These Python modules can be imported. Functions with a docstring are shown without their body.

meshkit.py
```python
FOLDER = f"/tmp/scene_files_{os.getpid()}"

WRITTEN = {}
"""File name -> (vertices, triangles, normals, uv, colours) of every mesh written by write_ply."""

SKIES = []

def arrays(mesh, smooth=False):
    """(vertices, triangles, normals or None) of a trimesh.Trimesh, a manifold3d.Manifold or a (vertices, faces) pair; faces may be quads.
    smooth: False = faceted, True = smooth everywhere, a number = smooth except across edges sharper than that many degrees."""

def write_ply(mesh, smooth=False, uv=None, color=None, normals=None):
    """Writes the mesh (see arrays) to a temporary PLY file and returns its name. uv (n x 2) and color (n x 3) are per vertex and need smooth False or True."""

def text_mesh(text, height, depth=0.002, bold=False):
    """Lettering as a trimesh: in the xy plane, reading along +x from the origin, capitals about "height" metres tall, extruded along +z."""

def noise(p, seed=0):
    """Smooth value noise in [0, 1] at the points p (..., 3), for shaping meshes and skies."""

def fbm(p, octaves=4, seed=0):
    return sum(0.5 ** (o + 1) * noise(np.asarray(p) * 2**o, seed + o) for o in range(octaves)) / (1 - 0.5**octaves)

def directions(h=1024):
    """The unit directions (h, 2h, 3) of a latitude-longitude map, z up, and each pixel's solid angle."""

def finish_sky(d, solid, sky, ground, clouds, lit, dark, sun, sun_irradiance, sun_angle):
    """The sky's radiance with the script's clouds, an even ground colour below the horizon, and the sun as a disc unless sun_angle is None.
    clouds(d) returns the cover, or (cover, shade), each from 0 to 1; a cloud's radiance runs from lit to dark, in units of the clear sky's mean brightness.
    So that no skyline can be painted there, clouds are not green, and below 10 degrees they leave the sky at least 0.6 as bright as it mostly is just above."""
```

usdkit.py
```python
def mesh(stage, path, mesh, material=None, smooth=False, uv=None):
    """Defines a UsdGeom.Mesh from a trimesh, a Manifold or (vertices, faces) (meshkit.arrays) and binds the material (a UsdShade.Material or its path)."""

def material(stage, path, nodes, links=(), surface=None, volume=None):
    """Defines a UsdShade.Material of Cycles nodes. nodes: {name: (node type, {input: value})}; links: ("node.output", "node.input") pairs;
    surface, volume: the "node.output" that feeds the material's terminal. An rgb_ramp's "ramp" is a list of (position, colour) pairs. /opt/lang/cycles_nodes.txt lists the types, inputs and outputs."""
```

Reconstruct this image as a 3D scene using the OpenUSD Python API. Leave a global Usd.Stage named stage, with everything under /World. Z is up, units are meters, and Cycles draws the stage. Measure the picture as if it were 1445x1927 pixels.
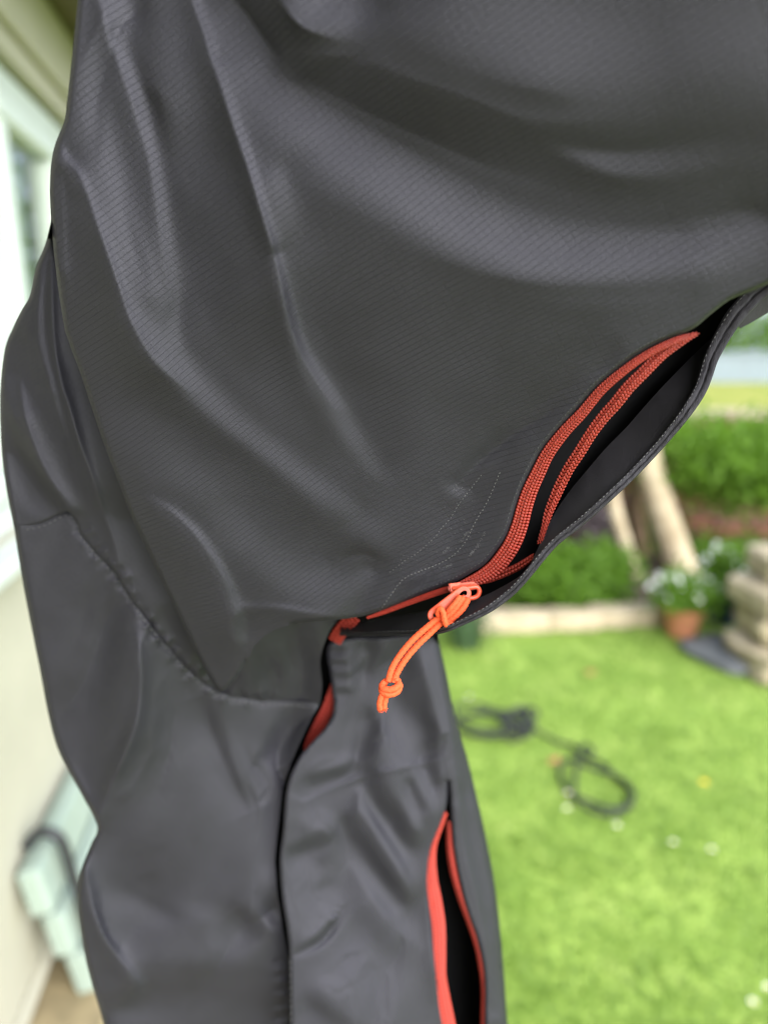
import math
import numpy as np
import trimesh
import usdkit
import meshkit
from scipy import ndimage, sparse
from scipy.sparse.linalg import splu
from scipy.spatial import Delaunay
import shapely
from shapely.geometry import Polygon, LineString
from pxr import Usd, UsdGeom, UsdLux, UsdShade, Gf, Sdf, Vt

stage = Usd.Stage.CreateInMemory()
UsdGeom.SetStageUpAxis(stage, 'Z')
UsdGeom.SetStageMetersPerUnit(stage, 1.0)
world = UsdGeom.Xform.Define(stage, '/World')
UsdGeom.Scope.Define(stage, '/World/Looks')

# ---------------------------------------------------------------- camera, sky, sun, exposure
PITCH, EYE, FPX, CX, CY = math.radians(13.5), np.array([0, 0, 1.35]), 1303.0, 722.5, 963.5
cam = UsdGeom.Camera.Define(stage, '/World/camera')
cam.AddTranslateOp().Set(Gf.Vec3d(*EYE))
cam.AddRotateXOp().Set(90 - 13.5)
cam.CreateHorizontalApertureAttr(7.2)
cam.CreateVerticalApertureAttr(9.6)
cam.CreateFocalLengthAttr(7.2 * FPX / 1445)
cam.CreateFStopAttr(7.2 * FPX / 1445 / 4.6)
cam.CreateFocusDistanceAttr(0.205)
cam.CreateClippingRangeAttr(Gf.Vec2f(0.02, 2000))
cam.CreateExposureAttr(EXPOSURE := 2.76)

SUN = np.array([0.50, -0.74, 0.46]); SUN /= np.linalg.norm(SUN)
sun_el, sun_rot = math.asin(SUN[2]), math.atan2(SUN[0], SUN[1])
sun = UsdLux.DistantLight.Define(stage, '/World/sun')
sun.CreateIntensityAttr(0.40)
sun.CreateAngleAttr(75)
sun.CreateNormalizeAttr(True)
sun.CreateColorAttr(Gf.Vec3f(1, 0.98, 0.955))
zax = Gf.Vec3d(*SUN); xax = Gf.Cross(Gf.Vec3d(0, 0, 1), zax).GetNormalized(); yax = Gf.Cross(zax, xax)
sun.AddTransformOp().Set(Gf.Matrix4d(*xax, 0, *yax, 0, *zax, 0, 0, 0, 0, 1))
dome = UsdLux.DomeLight.Define(stage, '/World/sky')
skymat = usdkit.material(stage, '/World/Looks/sky_look', {
    'tc': ('texture_coordinate', {}),
    'sky': ('sky_texture', {'sky_type': 'single_scattering', 'sun_disc': False, 'sun_elevation': sun_el, 'sun_rotation': sun_rot, 'aerosol_density': 2.0}),
    'map': ('mapping', {'scale': (1.0, 1.0, 2.2)}),
    'n': ('noise_texture', {'scale': 2.2, 'detail': 6, 'roughness': 0.55}),
    'r': ('rgb_ramp', {'ramp': [(0.30, (0.55, 0.55, 0.55)), (0.62, (0.95, 0.95, 0.95))]}),
    'bw': ('rgb_to_bw', {}),
    'cl': ('mix_color', {'blend_type': 'mix', 'b': (3.95, 4.5, 5.6), 'use_clamp': False}),
    'bg': ('background_shader', {'strength': 0.055})},
    [('tc.generated', 'map.vector'), ('map.vector', 'n.vector'), ('n.fac', 'r.fac'), ('r.color', 'bw.color'), ('bw.val', 'cl.fac'), ('sky.color', 'cl.a'), ('cl.result', 'bg.color')],
    surface='bg.background')
UsdShade.MaterialBindingAPI.Apply(dome.GetPrim()).Bind(skymat)
dome.GetPrim().SetCustomDataByKey('kind', 'structure')

# ---------------------------------------------------------------- helpers
names = {}


def path_for(name, parent=None):
    base = str(parent.GetPath()) if parent is not None else '/World'
    k = names.get((base, name), 0)
    names[(base, name)] = k + 1
    return f'{base}/{name}' if k == 0 else f'{base}/{name}_{k:03d}'


def tag(o, label=None, cat=None, group=None, kind=None):
    p = o.GetPrim()
    for key, val in (('label', label), ('category', cat), ('group', group), ('kind', kind)):
        if val:
            p.SetCustomDataByKey(key, val)
    return p


def thing(name, label, cat, loc=(0, 0, 0), rotz=0, group=None):
    x = UsdGeom.Xform.Define(stage, path_for(name))
    x.AddTranslateOp().Set(Gf.Vec3d(*map(float, loc)))
    x.AddRotateZOp().Set(float(math.degrees(rotz)))
    return tag(x, label, cat, group)


def group_part(name, parent):
    return UsdGeom.Xform.Define(stage, path_for(name, parent)).GetPrim()


def obj(name, mesh, mat, parent=None, smooth=False, uv=None):
    return usdkit.mesh(stage, path_for(name, parent), mesh, '/World/Looks/' + mat, smooth, uv).GetPrim()


def cat_meshes(ms):
    V, F, n = [], [], 0
    for m in ms:
        v, f = (m.vertices, m.faces) if hasattr(m, 'faces') else m
        V.append(np.asarray(v)); F.append(np.asarray(f) + n); n += len(v)
    return np.vstack(V), np.vstack(F)


def cbox(size, c=0.004, at=(0, 0, 0)):
    """chamfered box"""
    h = np.array(size, float) / 2
    c = min(c, 0.45 * h.min())
    pts = []
    for s in np.ndindex(2, 2, 2):
        s = np.array(s) * 2 - 1
        for k in range(3):
            q = h - c; q = q.copy(); q[k] = h[k]
            pts.append(s * q)
    m = trimesh.convex.convex_hull(np.array(pts))
    m.apply_translation(at)
    return m


def tube(pts, r, n=8, closed=False, caps=True):
    """a tube along pts with radius r (scalar or per point): (vertices, faces)"""
    P = np.asarray(pts, float); m = len(P)
    r = np.broadcast_to(np.asarray(r, float), m)
    T = np.roll(P, -1, 0) - np.roll(P, 1, 0) if closed else np.gradient(P, axis=0)
    T /= np.maximum(np.linalg.norm(T, axis=1, keepdims=True), 1e-12)
    N = np.cross(T[0], [0.31, 0.2, 0.93]); N /= np.linalg.norm(N)
    V = []
    a = np.arange(n) * 2 * np.pi / n
    for i in range(m):
        N = N - T[i] * (N @ T[i]); N /= np.linalg.norm(N)
        B = np.cross(T[i], N)
        V.append(P[i] + r[i] * (np.cos(a)[:, None] * N + np.sin(a)[:, None] * B))
    V = np.vstack(V)
    F = []
    for i in range(m if closed else m - 1):
        j = (i + 1) % m
        k = np.arange(n); k2 = (k + 1) % n
        F += [np.stack([i * n + k, i * n + k2, j * n + k2], 1), np.stack([i * n + k, j * n + k2, j * n + k], 1)]
    if not closed and caps:
        V = np.vstack([V, P[:1], P[-1:]])
        k = np.arange(n); k2 = (k + 1) % n
        F += [np.stack([k2, k, np.full(n, m * n)], 1), np.stack([(m - 1) * n + k, (m - 1) * n + k2, np.full(n, m * n + 1)], 1)]
    return V, np.vstack(F)


def spline(pts, step=4.0, closed=False):
    """Catmull-Rom through pts (n, d), resampled at about step along the first two coordinates"""
    P = np.asarray(pts, float)
    Q = np.vstack([P[-1:], P, P[:2]]) if closed else np.vstack([2 * P[0] - P[1], P, 2 * P[-1] - P[-2]])
    out = []
    for i in range(1, len(Q) - 2):
        p0, p1, p2, p3 = Q[i - 1], Q[i], Q[i + 1], Q[i + 2]
        k = max(2, int(np.linalg.norm((p2 - p1)[:3]) / step))
        t = np.arange(k)[:, None] / k
        out.append(0.5 * (2 * p1 + (p2 - p0) * t + (2 * p0 - 5 * p1 + 4 * p2 - p3) * t**2 + (3 * p1 - p0 - 3 * p2 + p3) * t**3))
    if not closed:
        out.append(P[-1:])
    return np.vstack(out)


CR, CF, CU = np.array([1, 0, 0.0]), np.array([0, math.cos(PITCH), -math.sin(PITCH)]), np.array([0, math.sin(PITCH), math.cos(PITCH)])


def at(u, v, d):
    """the world point seen at u, v of the photograph, d metres along the viewing axis"""
    u, v, d = np.broadcast_arrays(np.asarray(u, float), np.asarray(v, float), np.asarray(d, float))
    return EYE + d[..., None] * (CF + CR * ((u - CX) / FPX)[..., None] - CU * ((v - CY) / FPX)[..., None])


def on_ground(u, v, z=0.0):
    r = at(u, v, 1.0) - EYE
    return EYE + r * ((z - EYE[2]) / r[2])


def M(name, nodes, links=(), surface=None):
    return usdkit.material(stage, '/World/Looks/' + name, nodes, links, surface)


def plain(name, col, rough=0.6, var=0.25, scale=30, bump=0.0, spec=0.4, col2=None):
    c = np.array(col)
    c2 = np.array(col2) if col2 is not None else c * (1 + var)
    nodes = {'tc': ('texture_coordinate', {}), 'n': ('noise_texture', {'scale': scale, 'detail': 5, 'roughness': 0.6}),
             'r': ('rgb_ramp', {'ramp': [(0.3, tuple(c * (1 - var)) if col2 is None else tuple(c)), (0.7, tuple(c2))]}),
             'p': ('principled_bsdf', {'roughness': rough, 'specular_ior_level': spec})}
    links = [('tc.object', 'n.vector'), ('n.fac', 'r.fac'), ('r.color', 'p.base_color')]
    if bump:
        nodes['b'] = ('bump', {'strength': 0.6, 'distance': bump})
        links += [('n.fac', 'b.height'), ('b.normal', 'p.normal')]
    return M(name, nodes, links, 'p.BSDF')


def leafy(name, ramp, trans=0.35):
    return M(name, {'g': ('geometry', {}), 'r': ('rgb_ramp', {'ramp': ramp}),
                    'p': ('principled_bsdf', {'roughness': 0.5, 'specular_ior_level': 0.35}), 't': ('translucent_bsdf', {}), 'm': ('mix_closure', {'fac': trans})},
             [('g.random_per_island', 'r.fac'), ('r.color', 'p.base_color'), ('r.color', 't.color'), ('p.BSDF', 'm.closure1'), ('t.BSDF', 'm.closure2')], 'm.closure')


# ---------------------------------------------------------------- materials of the garden
plain('render_cream', (0.385, 0.37, 0.29), 0.85, 0.05, 6, 0.002)
plain('upvc_white', (0.50, 0.55, 0.51), 0.35, 0.02, 4)
plain('added_net_curtain', (0.50, 0.56, 0.50), 0.9, 0.05, 9)
plain('soffit_wood', (0.14, 0.125, 0.075), 0.6, 0.3, 12)
plain('gutter_dark', (0.03, 0.03, 0.028), 0.4, 0.2, 10)
plain('roof_tile', (0.16, 0.09, 0.06), 0.8, 0.3, 10)
plain('patio_stone', (0.38, 0.31, 0.17), 0.85, 0.15, 9, 0.003)
plain('dark_paving', (0.25, 0.20, 0.11), 0.9, 0.25, 14, 0.003)
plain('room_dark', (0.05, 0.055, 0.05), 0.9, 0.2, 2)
plain('chair_green', (0.27, 0.335, 0.285), 0.5, 0.06, 9)
plain('black_metal', (0.02, 0.022, 0.024), 0.4, 0.2, 20)
plain('brick_red', (0.20, 0.085, 0.05), 0.9, 0.35, 14, 0.004)
plain('brick_brown', (0.15, 0.075, 0.05), 0.9, 0.35, 14, 0.004)
plain('mortar', (0.24, 0.20, 0.16), 0.95, 0.2, 20)
plain('sandstone', (0.20, 0.17, 0.10), 0.9, 0.3, 7, 0.008, 0.3, (0.47, 0.39, 0.27))
plain('slate', (0.10, 0.105, 0.11), 0.7, 0.3, 10, 0.004)
plain('soil', (0.055, 0.04, 0.028), 0.95, 0.4, 25, 0.01)
plain('bark_pale', (0.27, 0.21, 0.13), 0.9, 0.3, 9, 0.006, 0.3, (0.47, 0.40, 0.28))
plain('bark_brown', (0.19, 0.13, 0.08), 0.9, 0.4, 16, 0.006)
plain('terracotta', (0.42, 0.17, 0.085), 0.8, 0.15, 12, 0.001)
plain('glaze_blue', (0.012, 0.02, 0.075), 0.25, 0.2, 10)
plain('trough_metal', (0.15, 0.19, 0.21), 0.45, 0.12, 8)
plain('rope_black', (0.016, 0.018, 0.018), 0.7, 0.4, 60)
plain('petal_white', (0.8, 0.8, 0.76), 0.7, 0.04, 60)
plain('petal_yellow', (0.75, 0.55, 0.03), 0.7, 0.1, 60)
plain('dead_leaf', (0.36, 0.17, 0.07), 0.8, 0.3, 60)
leafy('leaf_bright', [(0, (0.11, 0.22, 0.018)), (0.5, (0.24, 0.41, 0.035)), (1, (0.40, 0.56, 0.07))], 0.45)
leafy('leaf_hedge', [(0, (0.13, 0.25, 0.022)), (0.5, (0.36, 0.53, 0.06)), (1, (0.56, 0.68, 0.14))], 0.5)
leafy('leaf_grey', [(0, (0.07, 0.13, 0.05)), (1, (0.16, 0.25, 0.09))])
leafy('leaf_mauve', [(0, (0.16, 0.13, 0.14)), (0.5, (0.28, 0.22, 0.24)), (1, (0.13, 0.17, 0.06))])
leafy('blade_green', [(0, (0.17, 0.28, 0.04)), (0.6, (0.28, 0.40, 0.075)), (1, (0.42, 0.49, 0.14))], 0.4)
M('turf', {'g': ('geometry', {}), 'n': ('noise_texture', {'scale': 5.0, 'detail': 6, 'roughness': 0.65}), 'n2': ('noise_texture', {'scale': 70.0, 'detail': 3}),
           'r': ('rgb_ramp', {'ramp': [(0.3, (0.19, 0.295, 0.048)), (0.55, (0.265, 0.37, 0.072)), (0.75, (0.36, 0.44, 0.115))]}),
           'r2': ('rgb_ramp', {'ramp': [(0.3, (0.72, 0.72, 0.72)), (0.7, (1.12, 1.12, 1.12))]}),
           'x': ('mix_color', {'blend_type': 'multiply', 'fac': 1.0, 'use_clamp': False}), 'p': ('principled_bsdf', {'roughness': 0.8, 'specular_ior_level': 0.2})},
  [('g.position', 'n.vector'), ('g.position', 'n2.vector'), ('n.fac', 'r.fac'), ('n2.fac', 'r2.fac'), ('r.color', 'x.a'), ('r2.color', 'x.b'), ('x.result', 'p.base_color')], 'p.BSDF')
M('upper_turf', {'g': ('geometry', {}), 'n': ('noise_texture', {'scale': 2.0, 'detail': 6, 'roughness': 0.65}),
           'r': ('rgb_ramp', {'ramp': [(0.3, (0.14, 0.19, 0.02)), (0.55, (0.24, 0.25, 0.05)), (0.75, (0.32, 0.29, 0.09))]}),
           'p': ('principled_bsdf', {'roughness': 0.85, 'specular_ior_level': 0.2})},
  [('g.position', 'n.vector'), ('n.fac', 'r.fac'), ('r.color', 'p.base_color')], 'p.BSDF')
M('pane', {'t': ('transparent_bsdf', {'color': (0.95, 0.98, 0.95)}), 'g': ('glossy_bsdf', {'roughness': 0.02}), 'm': ('mix_closure', {'fac': 0.25})},
  [('t.BSDF', 'm.closure1'), ('g.BSDF', 'm.closure2')], 'm.closure')

# ---------------------------------------------------------------- ground
WO, WAZ = np.array([-0.7174, 1.1335, 0]), math.radians(-8.6)
WD, WN = np.array([math.sin(WAZ), math.cos(WAZ), 0]), np.array([math.cos(WAZ), -math.sin(WAZ), 0])
WS0 = WO @ WD
WBASE = WO - WD * WS0                                    # the wall's foot where s = 0


def wall(s, o=0.0, z=0.0):
    """point at s along the house wall, o out of it, z up"""
    return WBASE + WD * s + WN * o + np.array([0, 0, z])


def sheet(corners, z, name, mat, kind='structure'):
    v = np.array([[c[0], c[1], z] for c in corners])
    return tag(obj(name, (v, np.array([[0, i, i + 1] for i in range(1, len(v) - 1)])), mat), kind=kind)


far = 60.0
sheet([(-far, -far), (far, -far), (far, far), (-far, far)], 0.0, 'lawn', 'turf')
pv = [wall(-4, 0.14), wall(8, 0.14), wall(8, 0.62), wall(-4, 0.62)]
sheet([p[:2] for p in pv][::-1], 0.004, 'patio', 'patio_stone')
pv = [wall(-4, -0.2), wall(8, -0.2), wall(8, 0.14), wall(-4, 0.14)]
sheet([p[:2] for p in pv][::-1], 0.008, 'dark_wall_strip', 'dark_paving')  # darker strip of ground along the foot of the wall
# planting bed and the raised ground beyond it
sheet([(-0.6, 3.2), (5.5, 3.35), (5.5, 4.95), (-0.6, 4.95)], 0.008, 'flower_bed', 'soil')
gx, gy = np.meshgrid(np.linspace(-30, 40, 60), np.concatenate([[5.0, 5.01], np.linspace(5.3, 60, 50)]))
gz = 0.86 + np.clip(gy - 5, 0, 8) * 0.012 + 0.05 * (meshkit.fbm(np.stack([gx * .3, gy * .3, gx * 0], -1)) - .5)
gz[0] = -0.05
gv = np.stack([gx, gy, gz], -1).reshape(-1, 3)
ii = np.arange(gx.size).reshape(gx.shape)
gf = np.stack([ii[:-1, :-1], ii[:-1, 1:], ii[1:, 1:], ii[1:, :-1]], -1).reshape(-1, 4)
tag(obj('upper_lawn', (gv, gf), 'upper_turf', smooth=30), kind='structure')

# ---------------------------------------------------------------- the house along the left
house = thing('house', 'cream rendered house wall with white framed windows along the left edge', 'house', WBASE, -WAZ)


def hbox(s0, s1, o0, o1, z0, z1, c=0.003):
    # local frame of the house: x = out of the wall, y = along it
    return cbox((o1 - o0, s1 - s0, z1 - z0), c, ((o0 + o1) / 2, (s0 + s1) / 2, (z0 + z1) / 2))


SILL, HEAD, W0, W1 = 0.97, 1.94, 1.12, 3.2
obj('wall', cat_meshes([hbox(-4, W0, -0.25, 0, 0.02, 2.2), hbox(W1, 8, -0.25, 0, 0.02, 2.2), hbox(W0 - .001, W1 + .001, -0.25, -0.001, 0.02, SILL), hbox(W0 - .001, W1 + .001, -0.25, -0.001, HEAD + .01, 2.2)]), 'render_cream', house)
obj('render_stop', cat_meshes([tube([(0.006, -4, .075), (0.006, 8, .075)], 0.014, 10)]), 'render_cream', house, 40)
obj('lintel_band', hbox(-4, 8, -0.001, 0.022, 2.0, 2.155, 0.008), 'render_cream', house)
obj('soffit', hbox(-4.2, 8.2, -0.25, 0.30, 2.2, 2.225), 'soffit_wood', house)
obj('fascia', hbox(-4.2, 8.2, 0.30, 0.325, 2.14, 2.34), 'soffit_wood', house)
ga = np.linspace(0, np.pi, 9)
gprof = np.stack([0.385 + 0.055 * np.cos(ga), 2.30 - 0.055 * np.sin(ga)], 1)
gin = np.stack([0.385 + 0.050 * np.cos(ga[::-1]), 2.30 - 0.050 * np.sin(ga[::-1])], 1)
ring = np.vstack([gprof, gin])
gV = np.vstack([np.stack([ring[:, 0], np.full(len(ring), s), ring[:, 1]], 1) for s in (-4.2, 8.2)])
k = np.arange(len(ring)); k2 = (k + 1) % len(ring)
obj('gutter', (gV, np.stack([k, k2, k2 + len(ring), k + len(ring)], 1)), 'gutter_dark', house)
rv = np.array([[0.34, -4.2, 2.36], [0.34, 8.2, 2.36], [-4, 8.2, 4.9], [-4, -4.2, 4.9]])
obj('roof', (np.vstack([rv, rv - [0, 0, .06]]), np.array([[0, 1, 2, 3], [7, 6, 5, 4], [0, 4, 5, 1], [1, 5, 6, 2], [2, 6, 7, 3], [3, 7, 4, 0]])), 'roof_tile', house)
win = group_part('window', house)
fr = [hbox(W0, W1, -.09, -.03, SILL, SILL + .06), hbox(W0, W1, -.09, -.03, HEAD - .06, HEAD), hbox(W0, W0 + .06, -.09, -.03, SILL + .06, HEAD - .06), hbox(W1 - .06, W1, -.09, -.03, SILL + .06, HEAD - .06)]
posts = np.linspace(W0, W1, 5)
obj('frame', cat_meshes(fr), 'upvc_white', win)
for s in posts[1:-1]:
    obj('mullion', hbox(s - .035, s + .035, -.09, -.03, SILL + .06, HEAD - .06), 'upvc_white', win)
for a, b in zip(posts[:-1], posts[1:]):
    a, b = a + .045, b - .045
    obj('sash', cat_meshes([hbox(a, b, -.07, -.012, SILL + .065, SILL + .12, .008), hbox(a, b, -.07, -.012, HEAD - .12, HEAD - .065, .008),
                            hbox(a, a + .055, -.07, -.012, SILL + .12, HEAD - .12, .008), hbox(b - .055, b, -.07, -.012, SILL + .12, HEAD - .12, .008)]), 'upvc_white', win)
    cy_ = np.linspace(a + .03, b - .03, 40)
    cv = np.stack([np.concatenate([-.12 + .012 * np.sin(cy_ * 70)] * 2), np.concatenate([cy_, cy_]), np.repeat([SILL + .05, HEAD - .05], 40)], 1)
    obj('added_curtain', (cv, np.array([[i, i + 1, i + 41, i + 40] for i in range(39)])), 'added_net_curtain', win, True)  # pale curtain added behind the glass to brighten the panes
    obj('pane', hbox(a + .05, b - .05, -.05, -.046, SILL + .11, HEAD - .11, .0005), 'pane', win)
obj('sill', hbox(W0 - .05, W1 + .05, -.09, .055, SILL - .035, SILL - .002, .01), 'upvc_white', win)
obj('room_box', cat_meshes([hbox(W0 - .1, W1 + .1, -1.9, -1.85, .3, 2.2), hbox(W0 - .1, W1 + .1, -1.9, -.26, .25, .3), hbox(W0 - .15, W0 - .1, -1.9, -.26, .3, 2.2), hbox(W1 + .1, W1 + .15, -1.9, -.26, .3, 2.2), hbox(W0 - .1, W1 + .1, -1.9, -.26, 2.19, 2.199)]), 'room_dark', house)  # box for the room behind the panes, its dimness put into a dark colour

# folded slatted chair leaning against the wall
ch = thing('garden_chair', 'folded pale green slatted chair with a black metal frame bar against the cream wall', 'garden chair', wall(1.215), -WAZ)
lean = [(0.085, 0.055), (0.062, 0.185), (0.04, 0.315)]
for j, (o, z) in enumerate(lean):
    m = cbox((0.045, 1.0, 0.105), 0.008)
    m.apply_transform(trimesh.transformations.rotation_matrix(-0.17, [0, 1, 0]))
    m.apply_translation((o, 0.5 + 0.03 * (2 - j), z))
    obj('slat', m, 'chair_green', ch)
for y in (0.07, 0.86):
    bar = spline([(0.125, y, 0.0), (0.112, y, 0.14), (0.09, y, 0.30), (0.075, y, .385), (0.04, y, .405), (0.012, y, .375)], 0.01)
    obj('frame_bar', tube(bar, 0.011, 10), 'black_metal', ch, 40)
obj('brace', tube([(0.1, 0.07, 0.2), (0.1, 0.86, 0.2)], 0.006, 8), 'black_metal', ch, 40)

# ---------------------------------------------------------------- planting
def leaves(rng, centers, size, up=0.5, aspect=2.0):
    """little folded leaves (4 triangles each) at centers"""
    n = len(centers)
    d = rng.normal(size=(n, 3)); d[:, 2] = np.abs(d[:, 2]) * up; d /= np.linalg.norm(d, axis=1, keepdims=True)
    w = np.cross(d, rng.normal(size=(n, 3))); w /= np.linalg.norm(w, axis=1, keepdims=True)
    nn = np.cross(d, w)
    L = size * rng.uniform(0.6, 1.3, n)[:, None]
    W = L / aspect / 2
    p = np.stack([centers, centers + d * L * .45 + w * W, centers + d * L, centers + d * L * .45 - w * W, centers + d * L * .5 - nn * W * .35], 1)
    f = np.array([[0, 4, 1], [1, 4, 2], [2, 4, 3], [3, 4, 0]])
    return p.reshape(-1, 3), (f[None] + 5 * np.arange(n)[:, None, None]).reshape(-1, 3)


def crown(rng, blobs, n, size, up=0.5, shell=0.55, aspect=2.0):
    """leaf clumps spread through ellipsoid blobs (centre, radii)"""
    w = np.array([b[1][0] * b[1][1] * b[1][2] for b in blobs]) ** 0.8
    pts = []
    for b, k in zip(blobs, (n * w / w.sum()).astype(int)):
        nc = max(4, k // 14)
        d = rng.normal(size=(nc, 3)); d /= np.linalg.norm(d, axis=1, keepdims=True)
        r = shell + (1 - shell) * rng.uniform(0, 1, nc) ** 0.6
        c = np.array(b[0]) + d * r[:, None] * np.array(b[1]) * (1 + 0.18 * rng.normal(size=(nc, 1)))
        pts.append(np.repeat(c, 14, 0) + rng.normal(size=(nc * 14, 3)) * size * 0.9)
    return leaves(rng, np.vstack(pts), size, up, aspect)


def blobs_in(rng, c, r, n, s=0.5):
    out = []
    for _ in range(n):
        d = rng.normal(size=3); d /= np.linalg.norm(d)
        out.append((np.array(c) + d * np.array(r) * rng.uniform(.35, .75), np.array(r) * s * rng.uniform(.7, 1.2)))
    return out


rng = np.random.default_rng(7)
# big shrub on pale leaning stems in the bed
sh = thing('tall_shrub', 'tall bright green leafy shrub on bare leaning stems before the brick wall', 'shrub', (1.75, 4.2, 0))
P = lambda u, v, y: (lambda r: EYE + r * ((y - EYE[1]) / r[1]))(at(u, v, 1.0) - EYE)
rel = lambda p: np.asarray(p) - np.array([1.75, 4.2, 0])
obj('trunk', tube(spline([rel(P(1290, 1098, 4.0)), rel(P(1268, 1030, 4.02)), rel(P(1243, 950, 4.05)), rel(P(1222, 880, 4.1)), rel(P(1215, 800, 4.15))], 0.04), [0.092] * 3 + list(np.linspace(.09, .07, 60))[:0] if False else np.linspace(0.095, 0.065, len(spline([rel(P(1290, 1098, 4.0)), rel(P(1268, 1030, 4.02)), rel(P(1243, 950, 4.05)), rel(P(1222, 880, 4.1)), rel(P(1215, 800, 4.15))], 0.04))), 12), 'bark_pale', sh, 40)
for pts, r in (([(1195, 1085, 3.8), (1172, 1010, 3.8), (1155, 945, 3.85), (1150, 880, 3.9), (1165, 800, 4.0)], .042), ([(1215, 1075, 4.4), (1200, 1000, 4.4), (1195, 930, 4.4), (1215, 800, 4.4)], .06)):
    q = spline([rel(P(*p)) for p in pts], 0.04)
    obj('trunk', tube(q, np.linspace(r, r * .7, len(q)), 10), 'bark_brown' if r > .05 else 'bark_pale', sh, 40)
bl = blobs_in(rng, rel(P(1385, 872, 4.15)), (0.60, 0.40, 0.25), 16, .5) + blobs_in(rng, rel(P(1560, 862, 4.3)), (0.6, 0.4, 0.30), 9, .5) + blobs_in(rng, rel(P(1170, 815, 4.4)), (0.45, 0.35, 0.17), 6, .5)
obj('crown', crown(rng, bl, 9500, 0.062, 1.3), 'leaf_hedge', sh)
# low bright clumps
for c, r, n, lab in ((P(1090, 1105, 3.55), (.36, .22, .17), 5200, 'low bright green leafy clump in front of the bare stems'),
                     (P(1020, 1100, 3.7), (.20, .18, .16), 2200, 'small green clump at the shaded left end of the bed'),
                     (P(1400, 1060, 4.25), (.45, .2, .14), 2600, 'green leafy clump at the foot of the brick wall'),
                     (P(1220, 1020, 4.5), (.24, .16, .24), 1600, 'thin green bush between the two pale stems')):
    base = np.array([c[0], c[1], 0.01])
    t = thing('leafy_plant', lab, 'plant', base)
    obj('foliage', crown(rng, blobs_in(rng, np.array(c) - base, r, 9, .55), n, 0.05, 0.8), 'leaf_bright', t)
    obj('stem', cat_meshes([tube([(0, 0, 0), (dx, dy, c[2] * .8), (dx * 1.6, dy * 1.6, c[2] * 1.1)], .006, 6) for dx, dy in ((.02, 0), (-.06, .03), (.08, -.02), (-.02, -.06))]), 'bark_brown', t)
c = P(1105, 965, 4.3); base = np.array([c[0], c[1], .01])
t = thing('mauve_plant', 'pale mauve flowering plant behind the hem, left of the thin stem', 'plant', base)
obj('foliage', crown(rng, blobs_in(rng, np.array(c) - base, (.22, .12, .17), 8, .55), 2200, 0.045, .8), 'leaf_mauve', t)
obj('stem', tube([(0, 0, 0), (0.01, 0, c[2])], .008, 6), 'bark_brown', t)
# tuft of strappy grass
c = on_ground(880, 1215)
t = thing('grass_tuft', 'tuft of narrow grey green grass hanging over the lawn edge', 'plant', c)
bl = []
for i in range(220):
    a, l = rng.uniform(0, 2 * np.pi), rng.uniform(.12, .3)
    d = np.array([math.cos(a), math.sin(a), 0]) * rng.uniform(.3, .95); b0 = rng.normal(size=3) * [.03, .03, 0]
    q = np.array([b0, b0 + d * l * .4 + [0, 0, l * .65], b0 + d * l * .95 + [0, 0, l * rng.uniform(.2, .7)]]); w = np.cross(d, [0, 0, 1]) * .004
    bl.append((np.vstack([q - w, q[:2] + w]), np.array([[0, 3, 1], [1, 3, 4], [1, 4, 2]])))
obj('blades', cat_meshes(bl), 'leaf_grey', t)
obj('root_clump', trimesh.creation.icosphere(2, .05), 'leaf_grey', t)


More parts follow.
